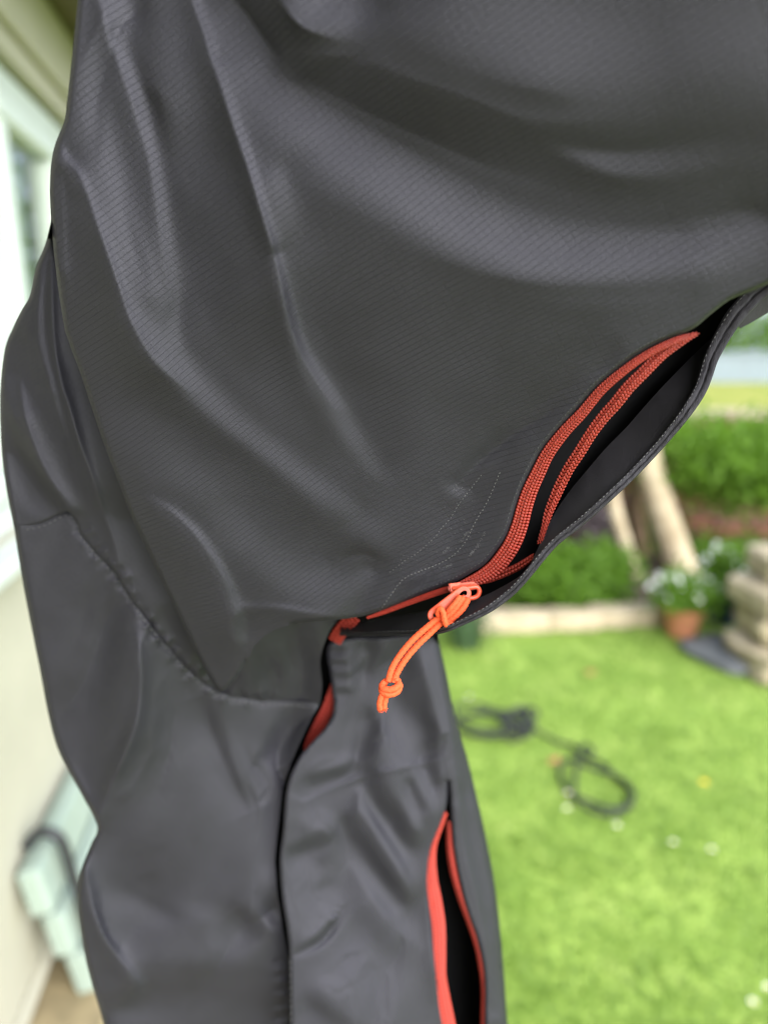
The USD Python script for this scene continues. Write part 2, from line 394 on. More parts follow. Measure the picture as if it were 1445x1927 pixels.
# ---------------------------------------------------------------- stones, wall, pots
def stone(rng, size, seed, sq=0.35, rough=0.14):
    m = trimesh.creation.icosphere(3, 1.0)
    v = m.vertices
    q = np.sign(v) * np.abs(v) ** sq
    q = q / np.abs(q).max(0)
    q = q * (1 + rough * (meshkit.fbm(q * 1.6 + seed * 7.3, 4, seed) - .5)[:, None] * 2)
    return q * np.array(size) / 2, m.faces


edge = [(905, 1183, .27, 'shaded sandstone edging block at the left end of the bed, beside the grass tuft'), (985, 1180, .27, 'low pale sandstone edging block left of the longest one along the bed'),
        (1075, 1178, .30, 'longest pale sandstone edging block below the bright green clump'), (1150, 1172, .22, 'brownish sandstone edging block left of the flower pot'), (1212, 1168, .2, 'small sandstone edging block just behind the flower pot')]
for i, (u, v, l, lab) in enumerate(edge):
    c = on_ground(u, v + 12)
    o = obj('edging_stone', stone(rng, (l, .13, .095), i), 'sandstone', None, 50)
    UsdGeom.Xformable(o).AddTranslateOp().Set(Gf.Vec3d(c[0], c[1] + .06, .042))
    UsdGeom.Xformable(o).AddRotateZOp().Set(float(rng.uniform(-6, 6)))
    tag(o, lab, 'stone', 'sandstone blocks edging the flower bed')
for i, (u, v, d, s, lab) in enumerate([(1512, 1225, 2.75, (.56, .34, .115), 'lowest sandstone block of the stack at the right edge'), (1530, 1165, 2.78, (.54, .30, .12), 'second sandstone block up in the stack at the right edge'),
                                       (1505, 1107, 2.82, (.50, .32, .105), 'third sandstone block up, pale, in the stack at the right edge'), (1528, 1058, 2.86, (.46, .28, .11), 'topmost sandstone block of the stack at the right edge')]):
    c = P(u, v, d)
    o = obj('stacked_stone', stone(rng, s, i + 20, .2, .16), 'sandstone', None, 50)
    UsdGeom.Xformable(o).AddTranslateOp().Set(Gf.Vec3d(c[0], c[1], .065 + .122 * i))
    UsdGeom.Xformable(o).AddRotateZOp().Set(float([5, -4, 8, -6][i]))
    tag(o, lab, 'stone', 'sandstone blocks stacked at the right')
c = on_ground(1372, 1238)
o = obj('slate_slab', stone(rng, (.33, .34, .05), 31, .5), 'slate', None, 50)
UsdGeom.Xformable(o).AddTranslateOp().Set(Gf.Vec3d(c[0], c[1], .022)); UsdGeom.Xformable(o).AddRotateZOp().Set(25.0)
tag(o, 'flat grey slate slab lying on the grass below the flower pot', 'stone slab')

bw = thing('brick_wall', 'weathered red brick retaining wall behind the flower bed', 'brick wall', (0.4, 4.82, 0))
obj('mortar_core', cbox((3.7, .16, .86), .004, (1.85, .09, .43)), 'mortar', bw)
for row in range(11):
    for kx in range(17):
        x = kx * .218 + (row % 2) * .109
        m = cbox((.207, .05, .066), .006, (x + rng.uniform(-.002, .002), .005 + rng.uniform(-.006, .004), .045 + row * .0765))
        obj('brick', m, 'brick_red' if rng.uniform() < .6 else 'brick_brown', bw)
for kx in range(10):
    obj('coping_stone', cbox((.36, .26, .05), .01, (.18 + kx * .368, .09, .885 + .001 * (kx % 3))), 'sandstone', bw)


def lathe(profile, n=32):
    pr = np.asarray(profile, float); a = np.arange(n) * 2 * np.pi / n
    V = np.stack([pr[:, :1] * np.cos(a), pr[:, :1] * np.sin(a), np.repeat(pr[:, 1:], n, 1)], -1).reshape(-1, 3)
    F = []
    for i in range(len(pr) - 1):
        k = np.arange(n); k2 = (k + 1) % n
        F.append(np.stack([i * n + k, i * n + k2, (i + 1) * n + k2, (i + 1) * n + k], 1))
    return V, np.vstack(F)


def pot(name, lab, c, r, h, mat, rim=True):
    t = thing(name, lab, 'flower pot', c)
    obj('body', lathe([(0.001, 0), (r * .68, 0), (r * .70, .01), (r * .95, h * .8), (r * .95, h)]), mat, t, 40)
    if rim:
        obj('rim', lathe([(r * .96, h * .78), (r * 1.07, h * .79), (r * 1.08, h * .99), (r * 1.04, h * 1.01), (r * .9, h), (r * .88, h * .8)]), mat, t, 30)
    obj('compost', lathe([(r * .92, h * .93), (0.001, h * .95)]), 'soil', t)
    return t


def flowers(rng, lab, c, r, h, nl, nf, grp):
    t = thing('flowering_plant', lab, 'plant', c, group=grp)
    obj('foliage', crown(rng, blobs_in(rng, (0, 0, h * .5), (r, r, h * .5), 7, .55), nl, .035, .8), 'leaf_bright', t)
    fl = []
    for i in range(nf):
        a, q = rng.uniform(0, 2 * np.pi), r * math.sqrt(rng.uniform(0, 1)) * 1.15
        p = np.array([q * math.cos(a), q * math.sin(a), h * (1.05 - .5 * (q / r) ** 2 * .6) + rng.uniform(-.03, .03)])
        d = rng.normal(size=3) * .5 + [0, -.4, 1]; d /= np.linalg.norm(d); w = np.cross(d, [1, .2, 0]); w /= np.linalg.norm(w); b = np.cross(d, w)
        ang = np.arange(10) * np.pi / 5; rr = np.where(np.arange(10) % 2, .019, .010)
        fl.append((np.vstack([p + d * .003, p + rr[:, None] * (np.cos(ang)[:, None] * w + np.sin(ang)[:, None] * b)]), np.array([[0, k + 1, (k + 1) % 10 + 1] for k in range(10)])))
    f = obj('flowers', cat_meshes(fl), 'petal_white', t); tag(f, kind='stuff')
    return t


pc = on_ground(1280, 1196)
pot('terracotta_pot', 'round terracotta flower pot with white flowers at the lawn edge', pc, .092, .15, 'terracotta')
flowers(rng, 'white flowering plant growing in the terracotta pot', pc + [0, 0, .14], .14, .14, 1700, 46, None)
bc = on_ground(1360, 1172)
pot('blue_pot', 'small dark blue glazed pot between the terracotta pot and the stacked stones', bc, .075, .13, 'glaze_blue')
flowers(rng, 'white flowering plant standing above the small dark blue pot', bc + [0, 0, .12], .13, .26, 1900, 30, None)

# what closes the garden at the top: a long metal trough, trees
tc = P(1420, 668, 9.0)
tr = thing('metal_trough', 'long pale blue grey metal trough on the upper lawn', 'trough', (tc[0], 9.0, .88))
for nm, s, p in (('side', (2.2, .02, .34), (0, -.3, .19)), ('side', (2.2, .02, .34), (0, .3, .19)), ('end', (.02, .58, .34), (-1.09, 0, .19)), ('end', (.02, .58, .34), (1.09, 0, .19)), ('rim', (2.28, .05, .035), (0, -.31, .378)), ('rim', (2.28, .05, .035), (0, .31, .378)), ('base', (2.1, .5, .03), (0, 0, .005))):
    obj(nm, cbox(s, .006, p), 'trough_metal', tr)
for i, (x, y, h, r, lab) in enumerate([(5.2, 13, 3.4, 1.7, 'round pale green tree beyond the metal trough'), (8.5, 14, 4.2, 2.0, 'larger green tree at the far right beyond the trough'), (2.2, 15, 4.0, 1.9, 'green tree hidden mostly behind the grey sleeve'), (-1.5, 16, 4.4, 2.1, 'green tree far behind the jacket'), (11.5, 11, 4.0, 2.0, 'green tree at the right end of the upper lawn')]):
    t = thing('garden_tree', lab, 'tree', (x, y, .9), group='trees closing the upper lawn')
    obj('trunk', tube(spline([(0, 0, -.05), (.05, 0, h * .3), (-.03, .05, h * .7)], .2), [.13, .12, .11, .1, .1, .09, .09, .08, .08, .08, .07, .07, .07, .06, .06, .06, .06, .06, .06, .06, .06, .06][:len(spline([(0, 0, -.05), (.05, 0, h * .3), (-.03, .05, h * .7)], .2))], 8), 'bark_brown', t, 40)
    obj('crown', crown(rng, blobs_in(rng, (0, 0, h * .55), (r, r, h * .5), 14, .5), 5000, .16, .6), 'leaf_hedge', t)

for i, x in enumerate((3.6, 5.4, 7.2, 9.0)):
    t = thing('hedge_bush', ['pale green bush behind the left end of the metal trough', 'pale green bush behind the middle of the metal trough', 'pale green bush behind the right end of the metal trough', 'pale green bush beyond the right end of the trough'][i], 'bush', (x, 11.2 + .3 * (i % 2), .92), group='bushes behind the trough')
    obj('foliage', crown(rng, blobs_in(rng, (0, 0, .85), (1.15, .7, .9), 14, .5), 4200, .11, .7), 'leaf_hedge', t)
    obj('stem', tube([(0, 0, -.05), (.03, 0, .5), (0, 0, 1.1)], .04, 8), 'bark_brown', t)

# ---------------------------------------------------------------- grass and what lies on it
n = 60000
gu = rng.uniform(0, 1, (n, 2))
gxy = np.stack([-0.05 + gu[:, 0] * 2.6, 0.85 + gu[:, 1] ** 1.2 * 2.35], 1)
keep = (gxy @ WN[:2] > WBASE[:2] @ WN[:2] + .63)
gxy = gxy[keep]; n = len(gxy)
dens = meshkit.fbm(np.stack([gxy[:, 0] * 5, gxy[:, 1] * 5, 0 * gxy[:, 0]], -1), 4, 3)
h = (.008 + .020 * dens) * rng.uniform(.5, 1.3, n)
az = rng.uniform(0, 2 * np.pi, n); ln = rng.uniform(.4, 1.8, n) * h
wv = np.stack([np.cos(az + 1.57), np.sin(az + 1.57), 0 * az], -1) * .0022
root = np.stack([gxy[:, 0], gxy[:, 1], 0 * az], -1)
tip = root + np.stack([np.cos(az) * ln, np.sin(az) * ln, h], -1)
gv = np.stack([root - wv, root + wv, tip], 1).reshape(-1, 3)
tag(obj('grass', (gv, np.arange(3 * n).reshape(-1, 3)), 'blade_green'), 'short green mown grass blades growing over the lawn', 'grass', kind='stuff')

# black rope: a tangled heap and one loose loop
ctrl = []
for i in range(50):
    a = i * 2 * math.pi / 8.3
    u = 945 + 46 * math.sin(i * .37) + (44 + 7 * math.sin(i * 1.3)) * math.cos(a)
    v = 1369 + 9 * math.cos(i * .53) + (23 + 5 * math.sin(i * .9)) * math.sin(a)
    p = on_ground(u, v); ctrl.append([p[0], p[1], .010 + .012 * (1 + math.sin(i * .7))])
loop = [(1020, 1385), (1050, 1402), (1075, 1408), (1105, 1432), (1130, 1440), (1158, 1466), (1183, 1490), (1188, 1515), (1170, 1535), (1140, 1540), (1105, 1528), (1075, 1505), (1057, 1475), (1054, 1450),
        (1072, 1440), (1100, 1452), (1130, 1462), (1155, 1470), (1178, 1487), (1190, 1508), (1178, 1530), (1148, 1535), (1110, 1522), (1080, 1500)]
for i, (u, v) in enumerate(loop):
    p = on_ground(u, v); ctrl.append([p[0], p[1], .010 + (.012 if i > 13 else 0)])
for u, v in ((1095, 1420), (1115, 1428), (1105, 1440), (1090, 1430)):
    p = on_ground(u, v); ctrl.append([p[0], p[1], .03])
rp = spline(ctrl, .012)
rp[:, 2] = np.maximum(rp[:, 2], .008)
tag(obj('rope', tube(rp, .0062, 6), 'rope_black', None, 50), 'black rope lying tangled on the lawn with one loose loop', 'rope')


def daisy(u, v, lab, mat='petal_white', r=.0095, grp='daisies in the lawn'):
    c = on_ground(u, v)
    t = thing('dandelion' if mat == 'petal_yellow' else 'daisy', lab, 'flower', c, group=grp)
    ang = np.arange(24) * np.pi / 12; rr = np.where(np.arange(24) % 2, r, r * .55)
    ring = np.stack([np.cos(ang) * rr, np.sin(ang) * rr, np.full(24, .036)], -1)
    obj('petals', (np.vstack([[[0, 0, .032]], ring]), np.array([[0, k + 1, (k + 1) % 24 + 1] for k in range(24)])), mat, t)
    dm = trimesh.creation.icosphere(1, r * .33); dm.apply_scale([1, 1, .5]); dm.apply_translation((0, 0, .0345))
    obj('disc', dm, 'petal_yellow', t)
    obj('stalk', tube([(0, 0, 0), (.002, 0, .032)], .001, 5), 'blade_green', t)


for u, v, lab in ((1066, 1541, 'larger white daisy below the rope loop'), (1160, 1574, 'faint white daisy right below the end of the rope loop'), (1441, 1884, 'bright white daisy at the lower right corner'), (1413, 1912, 'small pale daisy left of the bright corner daisy'),
                  (1337, 1620, 'pale daisy half way down the right side of the lawn'), (1265, 1606, 'pale daisy left of its neighbour on the right side of the lawn'), (1068, 1512, 'tiny white daisy just inside the rope loop'), (882, 1327, 'white daisy at the upper left of the rope heap')):
    daisy(u, v, lab)
daisy(1323, 1491, 'yellow dandelion in the lawn right of the rope loop', 'petal_yellow', .014, None)
for u, v, lab in ((1109, 1272, 'brown fallen leaf on the lawn below the edging stones'), (1040, 1440, 'brown fallen leaf beside the rope loop')):
    c = on_ground(u, v)
    a = np.linspace(0, 2 * np.pi, 13)[:-1]
    q = np.stack([.024 * np.cos(a), .013 * np.sin(a) * (1 + .3 * np.cos(a)), .02 + .006 * np.cos(2 * a)], -1)
    o = obj('fallen_leaf', (np.vstack([[[0, 0, .017]], q]), np.array([[0, k + 1, (k + 1) % 12 + 1] for k in range(12)])), 'dead_leaf')
    UsdGeom.Xformable(o).AddTranslateOp().Set(Gf.Vec3d(*c)); UsdGeom.Xformable(o).AddRotateZOp().Set(float(rng.uniform(0, 180)))
    tag(o, lab, 'leaf', 'fallen leaves on the lawn')

# ---------------------------------------------------------------- the jacket: draped cloth solved from how each fold is tilted to the light
# how light and how warm a grey ball hung in this garden is, by the tilt of its surface (stereographic, right and down)
# hung in the open, and hung below the raised sleeve
TABS = [[ndimage.spline_filter(np.array(t) / 255.0, order=3) for t in ts] for ts in (([[101,99,99,100,100,101,105,111,118,123,127,129,129,129,129,131,133,132,130,129,127],[105,102,100,99,100,100,102,107,113,119,123,125,126,127,129,131,132,131,129,126,123],[107,105,102,100,99,97,96,98,103,108,113,116,119,122,126,130,131,129,126,122,119],[109,108,105,100,95,90,87,87,91,97,102,106,110,115,119,124,126,125,121,118,117],[108,108,106,100,90,83,79,79,84,90,95,100,105,109,113,117,120,120,118,116,115],[107,107,104,96,85,78,75,76,79,86,92,98,103,106,109,112,114,115,115,114,113],[107,106,101,90,81,75,73,74,78,85,93,101,105,108,109,110,111,112,113,113,113],[108,105,97,86,77,73,72,74,79,87,98,107,112,112,110,109,110,111,112,112,112],[106,102,93,82,75,72,72,74,80,89,102,113,118,117,113,110,109,110,111,112,112],[104,100,89,79,73,71,71,74,80,90,104,116,121,118,113,109,108,109,110,111,111],[103,98,88,78,72,70,70,73,79,88,100,111,116,114,109,106,106,107,108,109,109],[106,101,90,79,73,70,70,72,77,84,93,101,105,105,102,101,101,103,105,106,107],[108,104,93,81,74,70,69,71,74,79,85,91,94,95,95,95,97,100,103,104,105],[108,105,96,84,76,71,70,70,73,76,80,83,86,88,90,91,94,97,100,102,103],[107,106,99,88,79,74,71,71,72,74,77,80,82,85,87,89,92,96,98,100,101],[107,106,102,93,83,77,74,72,72,74,76,78,81,84,87,90,93,95,97,98,99],[106,106,102,95,87,82,78,76,75,76,77,79,81,84,87,90,94,96,96,96,97],[105,103,98,94,92,91,87,82,81,80,80,81,83,86,88,91,94,95,96,96,96],[102,98,95,94,99,100,96,93,91,88,86,86,89,91,91,92,93,95,95,96,96],[97,94,93,98,104,104,101,102,102,98,94,93,95,96,94,92,93,94,95,95,96],[91,91,95,102,107,105,103,105,107,103,98,96,98,98,95,92,92,93,94,95,95]], [[11,10,9,9,9,6,2,-2,-4,-7,-8,-9,-10,-11,-11,-9,-7,-6,-6,-6,-7],[13,12,10,9,9,7,2,-2,-6,-9,-11,-12,-12,-12,-11,-9,-7,-6,-6,-7,-7],[16,14,12,10,8,6,1,-4,-9,-12,-14,-15,-15,-14,-12,-9,-7,-7,-7,-7,-8],[17,16,14,10,7,3,-2,-6,-10,-13,-14,-15,-16,-16,-15,-12,-9,-8,-7,-7,-7],[17,16,14,10,4,0,-3,-6,-9,-11,-13,-14,-15,-15,-16,-15,-12,-9,-7,-6,-5],[17,16,14,8,3,0,-3,-5,-7,-9,-11,-12,-13,-14,-15,-15,-13,-10,-6,-4,-3],[17,16,12,6,2,0,-2,-4,-5,-7,-9,-10,-11,-12,-13,-14,-13,-10,-6,-3,-2],[18,16,11,5,2,1,-1,-3,-4,-6,-7,-8,-9,-10,-11,-12,-11,-9,-6,-3,-2],[17,15,10,5,3,1,0,-2,-3,-5,-6,-7,-8,-8,-9,-10,-9,-8,-5,-3,-2],[17,14,9,5,3,2,0,-1,-2,-4,-5,-5,-6,-7,-7,-7,-6,-5,-4,-2,0],[17,14,9,6,4,2,1,0,-1,-2,-3,-4,-4,-4,-4,-4,-3,-2,-1,1,2],[19,16,10,7,5,3,2,1,0,-1,-2,-2,-2,-2,-2,-1,0,2,3,4,4],[19,17,12,8,6,4,3,2,1,0,0,0,0,1,1,2,3,5,6,7,7],[18,17,13,9,7,5,4,3,3,2,2,3,3,3,4,5,6,8,9,10,10],[18,17,15,11,8,7,6,5,5,5,5,5,5,6,6,7,9,10,11,11,11],[18,18,17,13,10,8,8,8,8,8,8,8,8,9,9,10,11,12,12,12,12],[18,18,17,14,12,11,11,11,11,11,11,11,12,12,12,13,13,14,14,13,13],[18,17,15,14,14,16,17,16,16,16,16,16,16,16,16,15,15,15,14,14,14],[17,15,14,15,19,22,23,23,22,22,21,21,21,21,19,17,16,15,14,14,14],[14,13,14,17,23,26,27,28,29,27,26,26,27,25,22,19,17,16,15,14,14],[12,12,15,20,25,27,28,30,32,30,28,28,29,27,24,20,17,16,15,15,14]]), ([[40,41,41,42,44,46,48,50,52,54,57,59,61,63,65,67,69,71,72,73,74],[41,41,41,42,45,47,50,53,56,58,61,63,65,67,69,71,72,74,74,75,76],[42,42,42,43,46,49,52,56,59,62,65,68,70,72,74,75,77,77,78,78,78],[43,43,44,45,48,52,55,59,63,66,70,74,76,79,80,81,82,82,81,80,80],[45,45,46,48,51,55,59,63,67,72,77,82,86,88,89,88,88,87,85,83,82],[46,47,48,51,54,59,63,67,71,77,85,92,97,99,98,95,93,91,88,86,84],[47,48,50,53,58,62,66,70,75,82,92,102,108,109,106,101,97,94,91,89,86],[48,49,52,56,60,65,69,72,78,86,97,109,116,116,112,105,99,95,93,90,88],[50,51,54,58,63,67,70,74,79,87,98,110,117,117,112,105,100,96,93,91,88],[52,53,56,60,64,68,71,74,79,86,95,105,111,112,108,102,98,95,92,90,89],[54,56,58,61,65,69,72,75,78,83,90,97,102,103,101,98,96,93,91,90,89],[57,58,59,62,66,70,73,75,78,81,86,90,94,95,95,94,93,92,90,89,87],[59,60,62,64,67,70,73,75,77,79,82,85,88,90,91,91,91,90,89,88,87],[61,62,64,65,67,69,72,74,76,78,81,83,85,87,88,88,89,89,89,88,87],[63,64,66,67,68,69,71,73,75,77,80,82,83,85,86,87,88,89,89,89,88],[65,66,67,68,68,69,70,71,73,75,78,80,83,84,85,87,88,89,90,90,89],[66,67,67,68,69,70,70,71,72,74,76,80,82,85,86,87,88,88,90,90,90],[67,67,68,68,69,70,71,71,72,73,76,80,83,85,86,87,87,88,89,90,90],[67,68,68,69,70,70,71,72,72,73,76,80,83,85,86,87,87,88,88,89,90],[68,68,69,69,70,70,71,72,72,73,77,80,83,85,86,87,87,87,88,88,89],[68,68,69,70,70,71,71,72,72,73,77,80,83,85,86,87,87,87,88,88,88]], [[-2,-2,-2,-3,-3,-3,-4,-4,-4,-5,-5,-5,-5,-6,-6,-7,-7,-7,-7,-6,-6],[-2,-2,-2,-2,-3,-3,-4,-4,-4,-5,-5,-6,-6,-6,-7,-7,-8,-8,-7,-7,-6],[-1,-1,-2,-2,-3,-3,-3,-4,-4,-5,-5,-6,-6,-7,-8,-8,-8,-8,-8,-7,-6],[0,-1,-1,-2,-2,-3,-3,-4,-4,-5,-6,-6,-7,-7,-8,-9,-9,-8,-8,-7,-6],[0,0,-1,-1,-2,-2,-3,-3,-4,-5,-6,-6,-7,-8,-8,-9,-9,-8,-7,-6,-5],[1,0,0,-1,-1,-1,-2,-3,-3,-4,-5,-6,-7,-8,-8,-9,-8,-8,-6,-5,-4],[1,1,0,0,0,0,-1,-2,-3,-4,-5,-6,-7,-7,-8,-8,-7,-6,-5,-4,-3],[1,1,1,1,1,0,-1,-2,-3,-4,-5,-5,-6,-6,-7,-7,-6,-4,-3,-2,-1],[2,2,2,2,1,1,0,-1,-2,-3,-4,-4,-5,-5,-5,-5,-4,-3,-1,-1,0],[2,3,3,2,2,2,1,0,-1,-2,-3,-3,-3,-3,-3,-3,-2,-1,0,1,1],[3,3,3,3,3,2,2,1,0,-1,-1,-2,-2,-1,-1,0,0,1,2,2,2],[4,4,4,4,4,3,3,2,1,1,1,0,1,1,1,2,3,3,4,4,3],[4,4,4,4,4,4,4,3,3,3,3,3,3,3,4,4,5,5,5,5,5],[4,4,4,5,5,5,5,4,4,4,5,5,5,5,5,6,6,6,6,6,5],[4,4,5,5,5,5,5,6,6,6,6,6,6,6,6,6,6,6,6,6,6],[4,4,5,5,5,6,6,6,7,7,7,7,6,6,6,6,6,6,6,5,5],[4,5,5,5,6,6,6,7,7,7,7,7,6,6,6,6,6,5,6,6,5],[5,5,5,6,6,6,7,7,7,7,7,6,6,6,6,6,6,5,5,6,5],[5,5,5,6,6,6,7,7,7,7,7,6,6,6,6,7,6,5,5,6,6],[5,5,6,6,6,6,7,7,7,7,7,6,6,6,7,7,7,6,5,5,6],[5,5,6,6,6,6,7,7,7,7,7,6,6,7,7,7,7,6,5,5,5]]))]
OPEN, BELOW = 0, 1


def tone(p, q, xp, yp, where=0):
    VTAB, CTAB = TABS[where]
    k = 1 + xp * p + yp * q
    m = k + np.sqrt(p * p + q * q + k * k)
    c = np.clip(np.stack([q / m, p / m]) / 0.08 + 10, 0, 20)
    return ndimage.map_coordinates(VTAB, c, order=3, prefilter=False, mode='nearest'), ndimage.map_coordinates(CTAB, c, order=3, prefilter=False, mode='nearest')


def paint(X, Y, base, strokes):
    """tilt field: how light (0..255) and how warm each place of the cloth reads, from soft strokes"""
    S = np.full(X.shape, float(base[0])); W = np.full(X.shape, float(base[1]))
    for v, w, sig, pts in strokes:
        pts = [tuple(p) for p in pts]
        P = np.array([p[:2] for p in pts], float)
        vv = np.array([p[2] if len(p) > 2 else v for p in pts], float)
        if len(P) == 1:
            P = np.vstack([P, P + [.01, 0]]); vv = np.repeat(vv, 2)
        lo, hi = P.min(0) - 3 * sig, P.max(0) + 3 * sig
        jj = np.nonzero((X[0] > lo[0]) & (X[0] < hi[0]))[0]; ii = np.nonzero((Y[:, 0] > lo[1]) & (Y[:, 0] < hi[1]))[0]
        if not len(ii) or not len(jj):
            continue
        sl = np.s_[ii[0]:ii[-1] + 1, jj[0]:jj[-1] + 1]
        x, y = X[sl], Y[sl]
        best = np.full(x.shape, 1e9); val = np.zeros(x.shape)
        for a, b, va, vb in zip(P[:-1], P[1:], vv[:-1], vv[1:]):
            d = b - a
            t = np.clip(((x - a[0]) * d[0] + (y - a[1]) * d[1]) / (d @ d), 0, 1)
            r = (x - a[0] - t * d[0])**2 + (y - a[1] - t * d[1])**2
            m = r < best
            best = np.where(m, r, best); val = np.where(m, va + (vb - va) * t, val)
        al = np.exp(-best / (2 * sig * sig))
        S[sl] += al * (val - S[sl]); W[sl] += al * (w - W[sl])
    return np.maximum(S, 57) / 255, W / 255


def tps(pts, X, Y, smooth=1e-4):
    from scipy.interpolate import RBFInterpolator
    P = np.array(pts, float)
    xs, ys = np.linspace(X.min(), X.max(), 40), np.linspace(Y.min(), Y.max(), 40)
    gx, gy = np.meshgrid(xs, ys)
    z = RBFInterpolator(P[:, :2] / 1000, np.log(P[:, 2]), smoothing=smooth)(np.stack([gx.ravel(), gy.ravel()], 1) / 1000).reshape(40, 40)
    c = np.stack([(Y - ys[0]) / (ys[1] - ys[0]), (X - xs[0]) / (xs[1] - xs[0])])
    return ndimage.map_coordinates(z, c, order=1, mode='nearest')


def drape(bbox, g, depth, base, strokes, lam=0.0026, prior=0.05, wc=0.35, iters=6, keep=0.0018, warm0=6, level=0.8, where=0, gain=1.25, smax=103):
    xs, ys = np.arange(bbox[0], bbox[2] + g, g), np.arange(bbox[1], bbox[3] + g, g)
    X, Y = np.meshgrid(xs, ys)
    S, W = paint(X, Y, base, strokes)
    S = np.minimum(S, smax / 255)
    L0 = ndimage.gaussian_filter(tps(depth, X, Y), 60 / g)
    h = g / FPX
    ny, nx = X.shape
    idx = np.arange(nx * ny).reshape(ny, nx)

    def diff(a, b):
        n = a.size
        return sparse.csr_matrix((np.concatenate([np.full(n, 1 / h), np.full(n, -1 / h)]), (np.tile(np.arange(n), 2), np.concatenate([b.ravel(), a.ravel()]))), (n, nx * ny))
    a = idx[:-1, :-1]
    Gx = 0.5 * (diff(a, idx[:-1, 1:]) + diff(idx[1:, :-1], idx[1:, 1:]))
    Gy = 0.5 * (diff(a, idx[1:, :-1]) + diff(idx[:-1, 1:], idx[1:, 1:]))
    Dx = diff(idx[:, :-1], idx[:, 1:]); Dy = diff(idx[:-1, :], idx[1:, :])
    Bx = h * sparse.csr_matrix(diff(idx[:, :-2], idx[:, 1:-1]) - diff(idx[:, 1:-1], idx[:, 2:])) / h
    By = h * sparse.csr_matrix(diff(idx[:-2, :], idx[1:-1, :]) - diff(idx[1:-1, :], idx[2:, :])) / h
    Reg = lam * (Bx.T @ Bx + By.T @ By)
    mid = lambda A: 0.25 * (A[:-1, :-1] + A[1:, :-1] + A[:-1, 1:] + A[1:, 1:]).ravel()
    S, W, xp, yp = mid(S), mid(W) + warm0 / 255, (mid(X) - CX) / FPX, (mid(Y) - CY) / FPX
    wf = np.where((mid(X) < -300) | (mid(X) > 1700) | (mid(Y) < -300) | (mid(Y) > 2060), 0.02, 1.0)
    fr_ = (wf > .5) & np.isin(np.arange(S.size) % 3, [0])
    vb = tone((Gx @ L0.ravel())[fr_], (Gy @ L0.ravel())[fr_], xp[fr_], yp[fr_], where)[0].mean()
    S = S[fr_].mean() + gain * (S - S[fr_].mean()) + level * (vb - S[fr_].mean())       # keep the folds' contrast about the tone the cloth has at its mean tilt
    L = L0.ravel().copy(); l0 = L.copy()
    I = sparse.identity(nx * ny)
    e = 1e-3
    for it in range(iters):
        p, q = Gx @ L, Gy @ L
        pc, qc = np.clip(p, -1.1, 1.1), np.clip(q, -1.1, 1.1)
        v, c = tone(pc, qc, xp, yp, where)
        v1, c1 = tone(pc + e, qc, xp, yp, where); v2, c2 = tone(pc, qc + e, xp, yp, where)
        rv, rc = (S - v) * wf, (W - c) * wf * wc
        Jv = sparse.diags((v1 - v) / e * wf) @ Gx + sparse.diags((v2 - v) / e * wf) @ Gy
        Jc = sparse.diags((c1 - c) / e * wf * wc) @ Gx + sparse.diags((c2 - c) / e * wf * wc) @ Gy
        Kp = keep * (Gx.T @ Gx + Gy.T @ Gy)
        A = Kp + Jv.T @ Jv + Jc.T @ Jc + Reg + prior * I + (0.03 / (it + 1)**1.5) * (Gx.T @ Gx + Gy.T @ Gy)
        b = Jv.T @ rv + Jc.T @ rc - Reg @ L - (prior * (L - l0) + Kp @ (L - l0))
        L = L + splu(sparse.csc_matrix(A), permc_spec='MMD_AT_PLUS_A', options=dict(SymmetricMode=True)).solve(b)
    return xs, ys, L.reshape(ny, nx)


def densify(poly, step=3.0):
    out = []
    for a, b in zip(poly, np.roll(poly, -1, 0)):
        k = max(1, int(np.linalg.norm(b - a) / step))
        out.append(a + (b - a) * np.arange(k)[:, None] / k)
    return np.vstack(out)


def curve(*pts, step=4.0):
    return spline(np.array(pts, float), step)


